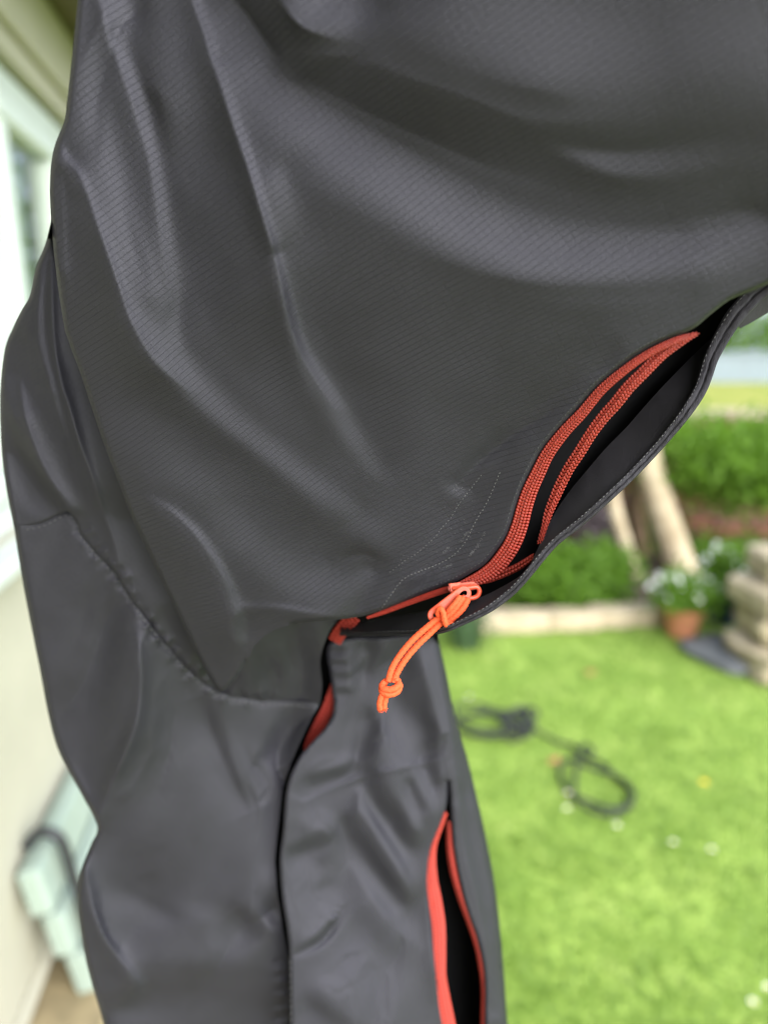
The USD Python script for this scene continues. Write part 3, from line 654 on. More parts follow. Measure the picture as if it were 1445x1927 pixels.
class Cloth:
    """a panel of the jacket: outline in the photograph's pixels, depth from drape()"""

    def __init__(self, outline, grid, curls=(), creases=()):
        self.outline = np.asarray(outline)
        self.poly = Polygon(self.outline).buffer(0)
        self.xs, self.ys, self.L = grid
        self.creases = [(LineString(spline(np.array(p_, float), 5.0)), a_, w_, r_) for p_, a_, w_, r_ in creases]   # (path px, height m, width px, crest px)
        self.curls = curls                       # (LineString, width px, depth m)

    def depth(self, x, y, curl=True):
        g = self.xs[1] - self.xs[0]
        c = np.stack([(np.asarray(y, float) - self.ys[0]) / g, (np.asarray(x, float) - self.xs[0]) / g])
        d = np.exp(ndimage.map_coordinates(self.L, c.reshape(2, -1), order=3, mode='nearest').reshape(c.shape[1:]))
        pts = shapely.points(np.asarray(x, float), np.asarray(y, float))
        for line, amt, w, r in self.creases:
            q = shapely.distance(pts, line)
            t = shapely.line_locate_point(line, pts, normalized=True)
            d = d - amt * np.exp(-(np.sqrt(q * q + r * r) - r) / w) * np.clip(np.sin(np.pi * np.clip(t * .94 + .03, 0, 1)), 0, 1)**.6
        if curl:
            for line, w, amt in self.curls:
                t = np.clip(1 - shapely.distance(pts, line) / w, 0, 1)
                d = d + amt * (1 - np.sqrt(np.clip(1 - t * t, 0, 1)))
        return d

    def at(self, x, y, lift=0.0):
        return at(x, y, self.depth(x, y) - lift)

    def mesh(self, step=4.0, rough=0.0):
        b = densify(self.outline, step * .8)
        x0, y0, x1, y1 = self.poly.bounds
        def grid(st, box):
            gx, gy = np.meshgrid(np.arange(max(x0, box[0]), min(x1, box[2]), st), np.arange(max(y0, box[1]), min(y1, box[3]), st * .87))
            gx = gx + (np.arange(gx.shape[0])[:, None] % 2) * st / 2
            return np.stack([gx.ravel(), gy.ravel()], 1)
        near = grid(step, (-30, -30, 1475, 1957))
        farp = grid(step * 5, (-900, -900, 2500, 3000))
        farp = farp[(farp[:, 0] < -30) | (farp[:, 0] > 1475) | (farp[:, 1] < -30) | (farp[:, 1] > 1957)]
        p = np.vstack([near, farp])
        p = p[shapely.contains_xy(self.poly.buffer(-step * .6), p[:, 0], p[:, 1])]
        p = np.vstack([b, p])
        tri = Delaunay(p).simplices
        c = p[tri].mean(1)
        tri = tri[shapely.contains_xy(self.poly, c[:, 0], c[:, 1])]
        a = p[tri]
        cr = (a[:, 1, 0] - a[:, 0, 0]) * (a[:, 2, 1] - a[:, 0, 1]) - (a[:, 1, 1] - a[:, 0, 1]) * (a[:, 2, 0] - a[:, 0, 0])
        tri = tri[np.abs(cr) > 1e-6]; cr = cr[np.abs(cr) > 1e-6]
        tri[cr > 0] = tri[cr > 0][:, ::-1]       # face the viewer
        d = self.depth(p[:, 0], p[:, 1])
        V = at(p[:, 0], p[:, 1], d)
        q = V - EYE
        st = np.stack([q @ CR + .30 * d, q @ CU - .45 * d], 1)
        return V, tri, st


def cloth_obj(name, cl, mat, parent, step=4.0):
    V, F, st = cl.mesh(step)
    return obj(name, (V, F), mat, parent, True, st)


def fabric(name, base, lines=0.35, rough=0.58, spec=0.34, weave=1.0):
    """ripstop: two families of raised threads over a fine weave"""
    nodes = {'a': ('attribute', {'attribute': 'st'}), 'r1': ('mapping', {'rotation': (0, 0, math.radians(-37)), 'scale': (1, 1, 1)}), 's1': ('separate_xyz', {}),
             'm1': ('math', {'math_type': 'multiply', 'value2': 1 / 0.00168}), 'f1': ('math', {'math_type': 'pingpong', 'value2': 0.5}), 'k1': ('map_range', {'range_type': 'smoothstep', 'from_min': 0.0, 'from_max': 0.10, 'to_min': 1.0, 'to_max': 0.0}),
             'm2': ('math', {'math_type': 'multiply', 'value2': 1 / 0.0021}), 'f2': ('math', {'math_type': 'pingpong', 'value2': 0.5}), 'k2': ('map_range', {'range_type': 'smoothstep', 'from_min': 0.0, 'from_max': 0.08, 'to_min': 0.45, 'to_max': 0.0}),
             'mx': ('math', {'math_type': 'maximum'}), 'n': ('noise_texture', {'scale': 3800.0, 'detail': 2}), 'n2': ('noise_texture', {'scale': 55.0, 'detail': 5, 'roughness': 0.65}), 'n3': ('noise_texture', {'scale': 900.0, 'detail': 3}),
             'g': ('geometry', {}),
             'cr': ('rgb_ramp', {'ramp': [(0.25, tuple(np.array(base) * .72)), (0.75, tuple(np.array(base) * 1.28))]}), 'r2': ('rgb_ramp', {'ramp': [(0.3, (.82, .82, .82)), (0.7, (1.18, 1.18, 1.18))]}),
             'x': ('mix_color', {'blend_type': 'multiply', 'fac': 1.0, 'use_clamp': False}), 'dk': ('math', {'math_type': 'multiply', 'value2': lines}), 'mk': ('math', {'math_type': 'multiply'}), 'mr': ('map_range', {'from_min': 0.38, 'from_max': 0.62, 'to_min': 0.35, 'to_max': 1.0}),
             'x2': ('mix_color', {'blend_type': 'mix', 'b': tuple(np.array(base) * .25)}),
             'h1': ('math', {'math_type': 'multiply', 'value2': -0.9 * lines}), 'h2': ('math', {'math_type': 'multiply_add', 'value2': 0.55 * weave}), 'h3': ('math', {'math_type': 'multiply_add', 'value2': 0.5 * weave}),
             'b': ('bump', {'strength': 0.55, 'distance': 0.00022}), 'rr': ('map_range', {'from_min': 0.3, 'from_max': 0.7, 'to_min': rough - .06, 'to_max': rough + .06}),
             'p': ('principled_bsdf', {'specular_ior_level': spec, 'specular_tint': (0.96, 0.96, 1.08)})}
    links = [('a.vector', 'r1.vector'), ('r1.vector', 's1.vector'), ('s1.y', 'm1.value1'), ('m1.value', 'f1.value1'), ('f1.value', 'k1.value'), ('s1.x', 'm2.value1'), ('m2.value', 'f2.value1'), ('f2.value', 'k2.value'),
             ('k1.result', 'mx.value1'), ('k2.result', 'mx.value2'), ('g.position', 'n.vector'), ('g.position', 'n2.vector'), ('g.position', 'n3.vector'), ('n.fac', 'cr.fac'), ('n2.fac', 'r2.fac'), ('cr.color', 'x.a'), ('r2.color', 'x.b'),
             ('n2.fac', 'mr.value'), ('mx.value', 'mk.value1'), ('mr.result', 'mk.value2'), ('mk.value', 'dk.value1'), ('dk.value', 'x2.fac'), ('x.result', 'x2.a'), ('x2.result', 'p.base_color'),
             ('mx.value', 'h1.value1'), ('n.fac', 'h2.value1'), ('h1.value', 'h2.value3'), ('n3.fac', 'h3.value1'), ('h2.value', 'h3.value3'), ('h3.value', 'b.height'), ('b.normal', 'p.normal'), ('n2.fac', 'rr.value'), ('rr.result', 'p.roughness')]
    return M(name, nodes, links, 'p.BSDF')


CLOTH = (0.0154, 0.0150, 0.0196)
fabric('ripstop', CLOTH, 0.7, weave=1.6)
fabric('ripstop_far', CLOTH, 0.4, weave=1.4)
fabric('plain_weave', (0.019, 0.018, 0.020), 0.0, 0.55, 0.35, 1.5)
fabric('hem_cloth', (0.0165, 0.0155, 0.0175), 0.0, 0.62, 0.3, 3.2)
plain('lining_shade', (0.0035, 0.0035, 0.004), 0.8, 0.1, 200, 0, 0.1)  # shade inside the jacket openings, put into a near-black cloth
plain('zip_orange', (0.23, 0.021, 0.012), 0.45, 0.14, 900, 0.0001, 0.4)
plain('zip_tape', (0.17, 0.014, 0.008), 0.75, 0.25, 1200, 0.0001, 0.2)
plain('zip_red', (0.36, 0.036, 0.025), 0.5, 0.14, 900, 0.0001, 0.4)
plain('pull_plastic', (0.55, 0.070, 0.030), 0.35, 0.06, 300, 0.00005, 0.5)
plain('cord_orange', (0.68, 0.085, 0.026), 0.7, 0.18, 2200, 0.0003, 0.25)
plain('thread_grey', (0.06, 0.06, 0.062), 0.7, 0.2, 900, 0, 0.3)
plain('thread_pale', (0.13, 0.13, 0.135), 0.7, 0.2, 900, 0, 0.3)
plain('thread_dark', (0.02, 0.02, 0.021), 0.7, 0.2, 900, 0, 0.3)
plain('lint', (0.10, 0.10, 0.105), 0.9, 0.3, 900, 0, 0.1)

jacket = thing('rain_jacket', 'dark grey rain jacket worn with the sleeve raised, orange underarm zip half open', 'jacket')
_j = jacket

# ---- the raised sleeve, nearest the lens
low_edge = curve((1600, 445), (1520, 498), (1470, 522), (1422, 544), (1374, 564), (1339, 590), (1312, 613), (1290, 625), (1255, 638), (1215, 657), (1165, 691), (1122, 728), (1084, 770), (1050, 808), (1018, 848), (998, 885), (982, 920), (971, 952), (960, 988), (950, 1012), (934, 1036), (912, 1062), (884, 1080), (850, 1098), (800, 1116), (745, 1140), (690, 1158), (640, 1166), (590, 1170), (545, 1177), (505, 1192), (478, 1216))
fold_edge = curve((478, 1216), (462, 1250), (440, 1283), (412, 1300), (380, 1250), (332, 1150), (290, 1062), (250, 978), (222, 905), (200, 848), (175, 775), (152, 705), (135, 660), (122, 622))
left_edge = curve((122, 622), (112, 560), (102, 480), (97, 420), (94, 360), (96, 308), (104, 270), (121, 226), (126, 190), (133, 130), (140, 60), (146, 0), (150, -60), (156, -200))
sl_out = np.vstack([low_edge, fold_edge[1:], left_edge[1:], [(700, -230), (1600, -230)]])
sl_depth = [(1600, -200, .128), (1445, 0, .140), (1100, -200, .136), (722, 0, .150), (300, -200, .154), (150, 0, .174), (100, 300, .192), (120, 500, .203), (400, 400, .181), (700, 600, .188), (1300, 600, .186), (1600, 400, .165), (1000, 900, .203), (900, 1060, .211), (250, 960, .224), (400, 900, .210), (410, 1270, .248), (480, 1200, .238), (640, 1150, .222), (1000, 300, .162)]
sl = [
    # broad tones
    (74, -4, 90, [(1000, -150, 72), (900, 30, 72), (1050, 110, 74), (1250, 60, 68), (1420, 60, 70)]),
    (58, 6, 60, [(640, 150, 56), (800, 215, 57), (950, 262, 59), (1150, 310, 59), (1400, 280, 62)]),
    (97, -12, 42, [(430, 60, 82), (480, 130, 92), (560, 215, 98), (634, 275, 97), (750, 350, 97), (866, 425, 96), (982, 478, 94), (1100, 500, 90), (1210, 500, 86), (1300, 480, 78), (1385, 430, 72)]),
    (56, 7, 26, [(545, 122, 58), (590, 140, 56), (640, 165, 55), (700, 190, 55), (789, 228, 57), (905, 270, 58)]),
    (96, 0, 34, [(600, -120, 92), (585, 20, 97), (640, 20, 92)]),
    (68, 5, 40, [(600, 470, 70), (672, 462, 67), (789, 520, 66), (900, 565, 62), (1020, 590, 60), (1150, 580, 60), (1290, 555, 62)]),
    (62, 5, 60, [(720, 600, 62), (830, 640, 64), (950, 660, 61), (1080, 680, 60)]),
    (68, 2, 45, [(740, 760, 64), (800, 800, 70), (800, 900, 67), (760, 990, 72)]),
    (64, 6, 30, [(990, 770, 64), (1050, 720, 62), (1110, 690, 60)]),
    # left flank strip, streaks and ridges
    (96, -10, 34, [(165, -110, 92), (175, 60, 95), (175, 200, 95), (205, 300, 98), (235, 400, 100), (262, 470, 100), (285, 525, 98)]),
    (82, 6, 34, [(318, -110, 86), (330, 60, 86), (338, 150, 82), (352, 250, 76), (372, 340, 70)]),
    (66, 6, 28, [(372, 330, 74), (395, 420, 66), (410, 500, 62), (425, 560, 62)]),
    (118, -4, 22, [(212, -60), (214, 0), (220, 28)]),
    (99, 9, 15, [(158, -110, 98), (186, 0), (205, 75), (230, 140), (252, 200), (276, 290), (294, 390, 97), (304, 450, 96), (312, 505, 94), (318, 560, 91), (326, 640, 90)]),
    (101, 8, 8, [(118, 292), (150, 330), (175, 400), (200, 470), (224, 540), (243, 600, 98)]),
    (98, 6, 8, [(345, -100, 90), (362, 0), (383, 60), (403, 130), (440, 240), (463, 305), (486, 380), (510, 457), (524, 512), (538, 562), (550, 612), (568, 665), (593, 710, 96), (626, 758, 92), (665, 823, 86)]),
    (60, 7, 9, [(405, 130, 70), (428, 225, 66), (452, 310, 62), (478, 400, 58), (500, 470, 58)]),
    (78, -6, 18, [(525, 330, 84), (545, 410, 74), (565, 480, 70)]),
    (92, 8, 16, [(575, 690, 92), (596, 716, 90), (626, 758, 88), (665, 823, 85), (704, 889, 80)]),
    (60, 6, 15, [(500, 600, 62), (522, 655, 60), (555, 720, 64)]),
    (60, 4, 26, [(620, 600, 62), (660, 660, 60), (704, 720, 60), (735, 790, 62)]),
    (92, 10, 24, [(255, 590, 92), (290, 640, 94), (316, 668, 94), (367, 723, 90), (432, 792, 88), (510, 850, 88), (587, 909, 87), (665, 953, 84), (735, 1020, 76), (790, 1050, 70)]),
    (69, -4, 20, [(370, 600, 72), (400, 650, 69), (452, 707, 70), (529, 777, 70), (587, 839, 68), (660, 905, 69), (705, 950, 68)]),
    (56, 7, 13, [(305, 742, 58), (355, 780, 57), (432, 841, 60), (510, 900, 62), (568, 950, 64), (610, 1010, 64)]),
    (78, -11, 34, [(235, 790, 72), (290, 830, 77), (330, 885, 81), (394, 920, 78), (430, 985, 80), (490, 1040, 82), (550, 1085, 84), (620, 1112, 86)]),
    (55, 4, 17, [(262, 945, 62), (297, 1030, 58), (345, 1110, 55), (385, 1180, 54), (412, 1240, 56)]),
    (94, 9, 9, [(283, 938, 76), (328, 968, 88), (367, 1005, 95), (401, 1052, 95), (428, 1100, 96), (446, 1155, 98), (452, 1205, 92)]),
    # dark inner flank left of the bright fold line
    (64, -3, 20, [(150, 380, 74), (160, 450, 68), (180, 520, 64), (200, 590, 62), (215, 650, 62), (235, 700, 64)]),
    (84, -8, 9, [(104, 330), (106, 420), (112, 500)]),
    # the lower corner
    (64, 10, 14, [(490, 1165, 60), (540, 1162, 60), (600, 1165, 62)]),
    (84, 6, 6, [(462, 1140, 84), (520, 1143, 82), (580, 1153, 80), (640, 1160, 66)]),
    (52, 6, 13, [(640, 1050, 56), (665, 1042, 52), (690, 1048, 56)]),
    (86, -6, 17, [(690, 1080, 86), (660, 1110, 86), (620, 1135, 80)]),
    (58, 4, 13, [(745, 1070, 60), (715, 1105, 58), (690, 1135, 60)]),
    # cloth over the zip
    (50, -4, 20, [(1150, 660, 52), (1090, 735, 46), (1028, 800, 45), (985, 860, 46), (945, 930, 50), (905, 1000, 54), (860, 1050, 56)]),
    (76, 8, 11, [(935, 815, 68), (900, 855, 74), (875, 885, 78)]),
    (44, 2, 7, [(990, 805, 46), (931, 853, 44), (885, 892, 46), (868, 908, 50)]),
    (84, -5, 9, [(848, 920, 84), (870, 928, 82)]),
    (72, 8, 24, [(800, 960, 72), (820, 1010, 72), (780, 1030, 70)]),
    (50, 2, 8, [(790, 1108, 48), (820, 1085, 50)]), (72, 0, 7, [(805, 1090, 74), (770, 1115, 72)]), (46, 2, 6, [(752, 1120, 46), (768, 1095, 52)]), (74, 0, 6, [(740, 1110, 72), (728, 1130, 70)]),
]
sl_grid = drape((-20, -240, 1620, 1330), 7.0, sl_depth, (66, 3), sl)
sleeve = Cloth(sl_out, sl_grid, [(LineString(np.vstack([fold_edge[8:], left_edge])), 11, .0035), (LineString(low_edge[:-20]), 9, .0022)],
               [([(150, -150), (186, 0), (205, 75), (230, 140), (252, 200), (276, 290), (294, 390), (306, 470), (314, 535)], .0019, 26, 6),
                ([(320, -150), (362, 0), (383, 60), (403, 130), (440, 240), (463, 305), (486, 380), (510, 457), (524, 512), (540, 585), (562, 655), (592, 712), (630, 770)], .0026, 22, 3),
                ([(112, 270), (122, 298), (150, 330), (175, 400), (200, 470), (224, 540), (246, 605), (290, 680), (350, 735)], .0022, 20, 3.5),
                ([(112, 280), (117, 400), (122, 500), (128, 600)], .0008, 9, 2.5),
                ([(465, 1210), (452, 1195), (444, 1150), (428, 1100), (401, 1052), (367, 1005), (328, 968), (283, 938)], .0014, 16, 4),
                ([(452, 1143), (520, 1144), (590, 1156), (650, 1164)], .0012, 11, 3),
                ([(866, 905), (900, 872), (931, 846), (985, 806), (1060, 762)], -.0013, 13, 3),
                ([(700, 1160), (735, 1120), (770, 1092), (810, 1078)], .0006, 8, 3), ([(752, 1150), (772, 1112), (800, 1096)], -.0005, 6, 2.5), ([(800, 1122), (815, 1098), (836, 1082)], .0005, 6, 2.5), ([(848, 1100), (862, 1075), (890, 1058)], .0004, 6, 2.5),
                ([(640, 1062), (660, 1046), (690, 1044), (716, 1056)], -.0012, 10, 4)])
cloth_obj('sleeve', sleeve, 'ripstop', _j, 3.6)

# ---- the slack underside of the sleeve behind it, down to the armhole seam
seam = curve((26, 992), (55, 990), (85, 982), (112, 968), (130, 964), (146, 985), (152, 1005), (185, 1045), (215, 1076), (250, 1133), (290, 1188), (330, 1235), (370, 1274), (410, 1304), (470, 1317), (545, 1322), (602, 1326))
un_left = curve((128, 330), (104, 385), (94, 425), (85, 460), (67, 505), (56, 555), (40, 584), (25, 615), (10, 652), (3, 700), (0, 760), (3, 850), (12, 920), (26, 992))
un_out = np.vstack([un_left, seam[1:], curve((602, 1326), (606, 1290), (603, 1240), (618, 1192), (640, 1150), (600, 1110))[1:], [(500, 1130), (440, 1180), (400, 1150), (330, 1030), (265, 890), (205, 720), (165, 560), (140, 400)]])
un_depth = [(95, 440, .232), (0, 700, .250), (120, 800, .240), (26, 990, .264), (200, 1060, .252), (400, 1310, .266), (545, 1322, .284), (600, 1210, .284), (480, 1210, .262), (190, 700, .229), (300, 1000, .246), (-60, 900, .262), (300, 1450, .278), (130, 500, .226)]
un = [
    (86, -9, 15, [(40, 640, 82), (58, 702, 85), (76, 769, 88), (96, 835, 90), (116, 902, 92), (138, 945, 90)]),
    (84, -9, 11, [(33, 606, 82), (17, 652, 84), (8, 720, 84)]),
    (105, 9, 8, [(94, 445, 102), (80, 503, 102), (70, 560, 104), (68, 620, 106), (78, 672, 108), (96, 729, 108), (112, 783, 106), (133, 852, 106), (144, 902, 104), (154, 950, 100)]),
    (86, -5, 9, [(106, 500, 90), (102, 590, 88), (112, 700, 84), (126, 802, 80), (150, 900, 78), (166, 955, 80)]),
    (86, 3, 13, [(128, 690, 92), (146, 769, 90), (175, 852, 84), (214, 952, 82), (240, 1005, 90), (262, 1080, 92), (300, 1135, 90), (318, 1195, 92)]),
    (104, -6, 9, [(22, 715, 102), (30, 775, 106)]),
    (76, -9, 8, [(8, 740, 82), (20, 795, 76), (43, 852, 71), (73, 895, 69), (103, 938, 69), (123, 958, 66)]),
    (96, -8, 12, [(10, 868, 98), (28, 912, 97), (52, 952, 95), (90, 972, 92)]),
    (94, 8, 7, [(16, 930), (30, 985)]),
    (66, -4, 12, [(330, 1158, 72), (352, 1205, 66), (358, 1222, 70)]), (92, 4, 10, [(368, 1245, 84), (395, 1285, 94), (408, 1295, 94)]),
    (58, 4, 20, [(430, 1215, 60), (440, 1270, 58)]),
    (84, -8, 15, [(486, 1222, 80), (505, 1255, 84), (484, 1292, 84)]), (60, 0, 12, [(524, 1250, 62), (528, 1290, 62)]), (72, -4, 7, [(548, 1225, 70), (545, 1285, 74)]),
    (57, -2, 18, [(575, 1205), (590, 1260), (592, 1320)]), (66, 2, 8, [(462, 1310), (530, 1312)]),
]
arc = np.concatenate([[0], np.cumsum(np.linalg.norm(np.diff(seam, axis=0), axis=1))])
seam_at = lambda s: np.array([np.interp(s, arc, seam[:, 0]), np.interp(s, arc, seam[:, 1])])
rs = np.random.default_rng(5)
un_p, bk_p = [], []
s0 = 150.0
while s0 < arc[-1] - 70:                      # puckers along the seam
    c, t = seam_at(s0), seam_at(s0 + 3) - seam_at(s0 - 3)
    t /= np.linalg.norm(t); nn = np.array([t[1], -t[0]])
    L1 = rs.uniform(8, 26)
    a, b = c + nn * 1, c + nn * L1 + t * rs.uniform(-4, 7)
    un_p.append(([tuple(a - nn * 3), tuple((a + b) / 2), tuple(b)], rs.uniform(.0007, .0013) * (1 if len(un_p) % 2 else -.8), rs.uniform(4.5, 7), 1.8))
    if rs.uniform() < .8:
        bk_p.append(([tuple(c + nn * 2), tuple(c - nn * 6), tuple(c - nn * rs.uniform(10, 20))], rs.uniform(.0004, .0008) * (1 if len(bk_p) % 2 else -.8), rs.uniform(4, 6), 1.8))
    s0 += rs.uniform(11, 17)
ug = drape((-90, 360, 700, 1390), 5.0, un_depth, (86, 0), un, prior=.1, lam=.0016, keep=.0014, where=BELOW, gain=1.4, level=.35, smax=122, iters=8)
under = Cloth(un_out, ug, [(LineString(un_left), 10, .004), (LineString(seam), 5, .0009)],
              [([(95, 430), (100, 620), (113, 712), (130, 765), (149, 832), (176, 905), (196, 968), (213, 1018), (224, 1070), (236, 1110)], .0030, 14, 3), ([(84, 470), (70, 560), (68, 620), (78, 672), (96, 729), (112, 783), (133, 852), (144, 902), (156, 955)], .0028, 17, 4), ([(36, 690), (44, 769), (63, 835), (90, 898), (126, 950), (152, 1000)], .0028, 14, 3.5), (list(map(tuple, seam[8:-3])), -.0010, 5, 2)] + un_p)
cloth_obj('sleeve_underside', under, 'ripstop_far', _j, 3.0)

# ---- back panel below the seam
bk_left = curve((26, 990), (40, 1080), (55, 1160), (75, 1260), (90, 1340), (106, 1402), (126, 1446), (156, 1500), (183, 1556), (170, 1592), (152, 1640), (146, 1690), (150, 1740), (162, 1810), (178, 1870), (195, 1927), (215, 2010), (260, 2400))
bk_out = np.vstack([seam[::-1] - [0, 3], bk_left[1:], [(590, 2400), (575, 1927), (562, 1832), (543, 1803), (533, 1750), (523, 1690), (517, 1620), (523, 1560), (532, 1484), (546, 1440), (563, 1400), (586, 1352)]])
bk_depth = [(30, 1000, .267), (150, 1500, .276), (300, 1300, .272), (545, 1330, .286), (400, 1600, .289), (200, 1927, .286), (540, 1600, .304), (540, 1927, .303), (300, 2350, .300), (-50, 1500, .276), (620, 1400, .300)]
bk = [
    (97, 4, 40, [(60, 1060, 99), (120, 1080, 97), (90, 1180, 94), (160, 1180, 103), (195, 1135, 100)]),
    (90, 4, 40, [(100, 1290, 92), (130, 1360, 90), (150, 1420, 90)]), (108, 8, 6, [(34, 1020), (44, 1075), (60, 1130, 100)]), (84, 2, 7, [(45, 1045, 86), (62, 1180, 84), (88, 1290, 86)]),
    (70, -3, 21, [(238, 1146, 72), (226, 1185, 68), (214, 1245, 68), (200, 1310, 74), (188, 1380, 80), (180, 1440, 82)]),
    (98, -4, 16, [(262, 1180, 96), (280, 1225, 97), (310, 1275, 101)]), (110, 2, 8, [(318, 1268), (310, 1290, 104)]),
    (106, -7, 24, [(300, 1340, 105), (310, 1420, 107), (270, 1480, 102), (300, 1520, 100)]),
    (80, -2, 11, [(240, 1370, 82), (216, 1425, 80), (190, 1478, 84)]), (112, 9, 8, [(140, 1455, 104), (162, 1495, 112), (180, 1535, 112)]),
    (81, -6, 14, [(378, 1312, 90), (394, 1380, 82), (420, 1440, 79), (455, 1500, 80), (482, 1555, 86)]),
    (110, -6, 26, [(440, 1395, 104), (490, 1450, 111), (512, 1550, 114), (510, 1640, 110)]), (98, -4, 16, [(470, 1330), (500, 1345)]), (86, -4, 7, [(514, 1380), (498, 1420)]),
    (88, 2, 42, [(260, 1600, 90), (340, 1640, 87), (400, 1620, 92), (300, 1660, 86)]),
    (103, -8, 22, [(200, 1700, 103), (255, 1708, 103), (320, 1745, 100)]), (88, 2, 10, [(240, 1668, 90), (300, 1700, 88), (330, 1718, 88)]),
    (104, -7, 16, [(375, 1718, 104), (405, 1735, 100), (400, 1780, 103), (450, 1800, 100), (320, 1790, 100)]), (72, 4, 15, [(440, 1712, 84), (468, 1742, 72), (488, 1738, 78)]), (120, -8, 9, [(480, 1700, 104), (505, 1722, 120), (515, 1740, 118)]),
    (78, 3, 28, [(260, 1860, 84), (340, 1850, 79), (450, 1850, 83), (510, 1880, 86)]), (70, 2, 13, [(195, 1890, 70), (225, 1882, 74)]), (104, -6, 16, [(235, 1920, 104), (300, 1922, 100), (350, 1940, 94)]),
    (115, 9, 9, [(160, 1610, 104), (166, 1660, 110), (175, 1705, 114), (196, 1760, 118), (226, 1806, 116), (256, 1842, 108)]),
    (62, -2, 16, [(570, 1350, 58), (552, 1400, 62), (548, 1450, 70)]), (84, -5, 7, [(540, 1340, 82), (522, 1400, 84)]), (100, -4, 8, [(520, 1480), (512, 1620)]),
]
for i in range(12):
    y = 1812 + i * 13 + rs.uniform(-3, 3)
    bk_p.append(([(512, y + 2), (530, y - 1), (546, y - 3)], .0007 * (1 if i % 2 else -.8), 5, 1.8))
bg = drape((-90, 940, 680, 2410), 6.0, bk_depth, (95, 0), bk, prior=.1, lam=.0016, keep=.0014, where=BELOW, gain=1.4, level=.35, smax=122, iters=8)
back = Cloth(bk_out, bg, [(LineString(bk_left), 12, .005)], [([(258, 1190), (264, 1240), (265, 1290), (259, 1350), (239, 1410), (213, 1470), (189, 1528), (176, 1560)], .0075, 28, 4), ([(150, 1600), (166, 1660), (175, 1705), (196, 1760), (226, 1806), (262, 1850)], .0042, 24, 5), ([(380, 1310), (400, 1380), (430, 1450), (470, 1530)], -.0042, 28, 8), ([(440, 1712), (470, 1738), (500, 1722), (530, 1700)], -.0030, 22, 6), (list(map(tuple, seam[8:-3])), -.0010, 5, 2)] + bk_p)
# the two panels are sewn together: bring the back panel to the seam
sp = seam[::4]
mis = ndimage.gaussian_filter1d(np.log(under.depth(sp[:, 0], sp[:, 1], False) + .0006) - np.log(back.depth(sp[:, 0], sp[:, 1], False)), 6, mode='nearest')
from scipy.spatial import cKDTree
X, Y = np.meshgrid(back.xs, back.ys)
dd, nn_ = cKDTree(sp).query(np.stack([X.ravel(), Y.ravel()], 1))
back.L = back.L + ndimage.gaussian_filter((mis[nn_] * np.exp(-dd / 260)).reshape(X.shape), 2)
cloth_obj('back_panel', back, 'ripstop_far', _j, 3.4)

# ---- front panel with the flap of the underarm zip and the chest pocket slit
fr_top = curve((628, 1320), (621, 1270), (615, 1236), (618, 1213), (632, 1202), (660, 1199), (740, 1197), (822, 1190))
fr_right = curve((822, 1190), (838, 1260), (852, 1330), (868, 1390), (880, 1430), (897, 1500), (915, 1580), (930, 1660), (940, 1740), (948, 1830), (955, 1927), (965, 2020), (985, 2400))
fr_left = curve((560, 2400), (549, 2010), (547, 1927), (545, 1803), (540, 1750), (531, 1690), (527, 1620), (533, 1560), (540, 1484), (560, 1432), (588, 1396), (612, 1370), (626, 1346), (628, 1320))
slit_l = curve((843, 1472), (839, 1520), (826, 1562), (812, 1600), (805, 1650), (810, 1715), (818, 1800), (826, 1860), (836, 1927), (850, 2010), (870, 2500))
slit_r = curve((843, 1472), (847, 1520), (850, 1560), (853, 1600), (864, 1660), (879, 1715), (896, 1765), (908, 1815), (912, 1860), (912, 1927), (914, 2010), (920, 2500))
fr_poly = Polygon(np.vstack([fr_top, fr_right[1:], fr_left])).buffer(0).difference(Polygon(np.vstack([slit_l, slit_r[::-1]])).buffer(0))
fr_poly = max(getattr(fr_poly, 'geoms', [fr_poly]), key=lambda q: q.area)
fr_depth = [(620, 1215, .274), (830, 1200, .286), (545, 1500, .294), (700, 1500, .297), (830, 1480, .305), (545, 1900, .289), (800, 1900, .300), (880, 1450, .312), (950, 1900, .318), (905, 1900, .311), (700, 2350, .300), (700, 1250, .278)]
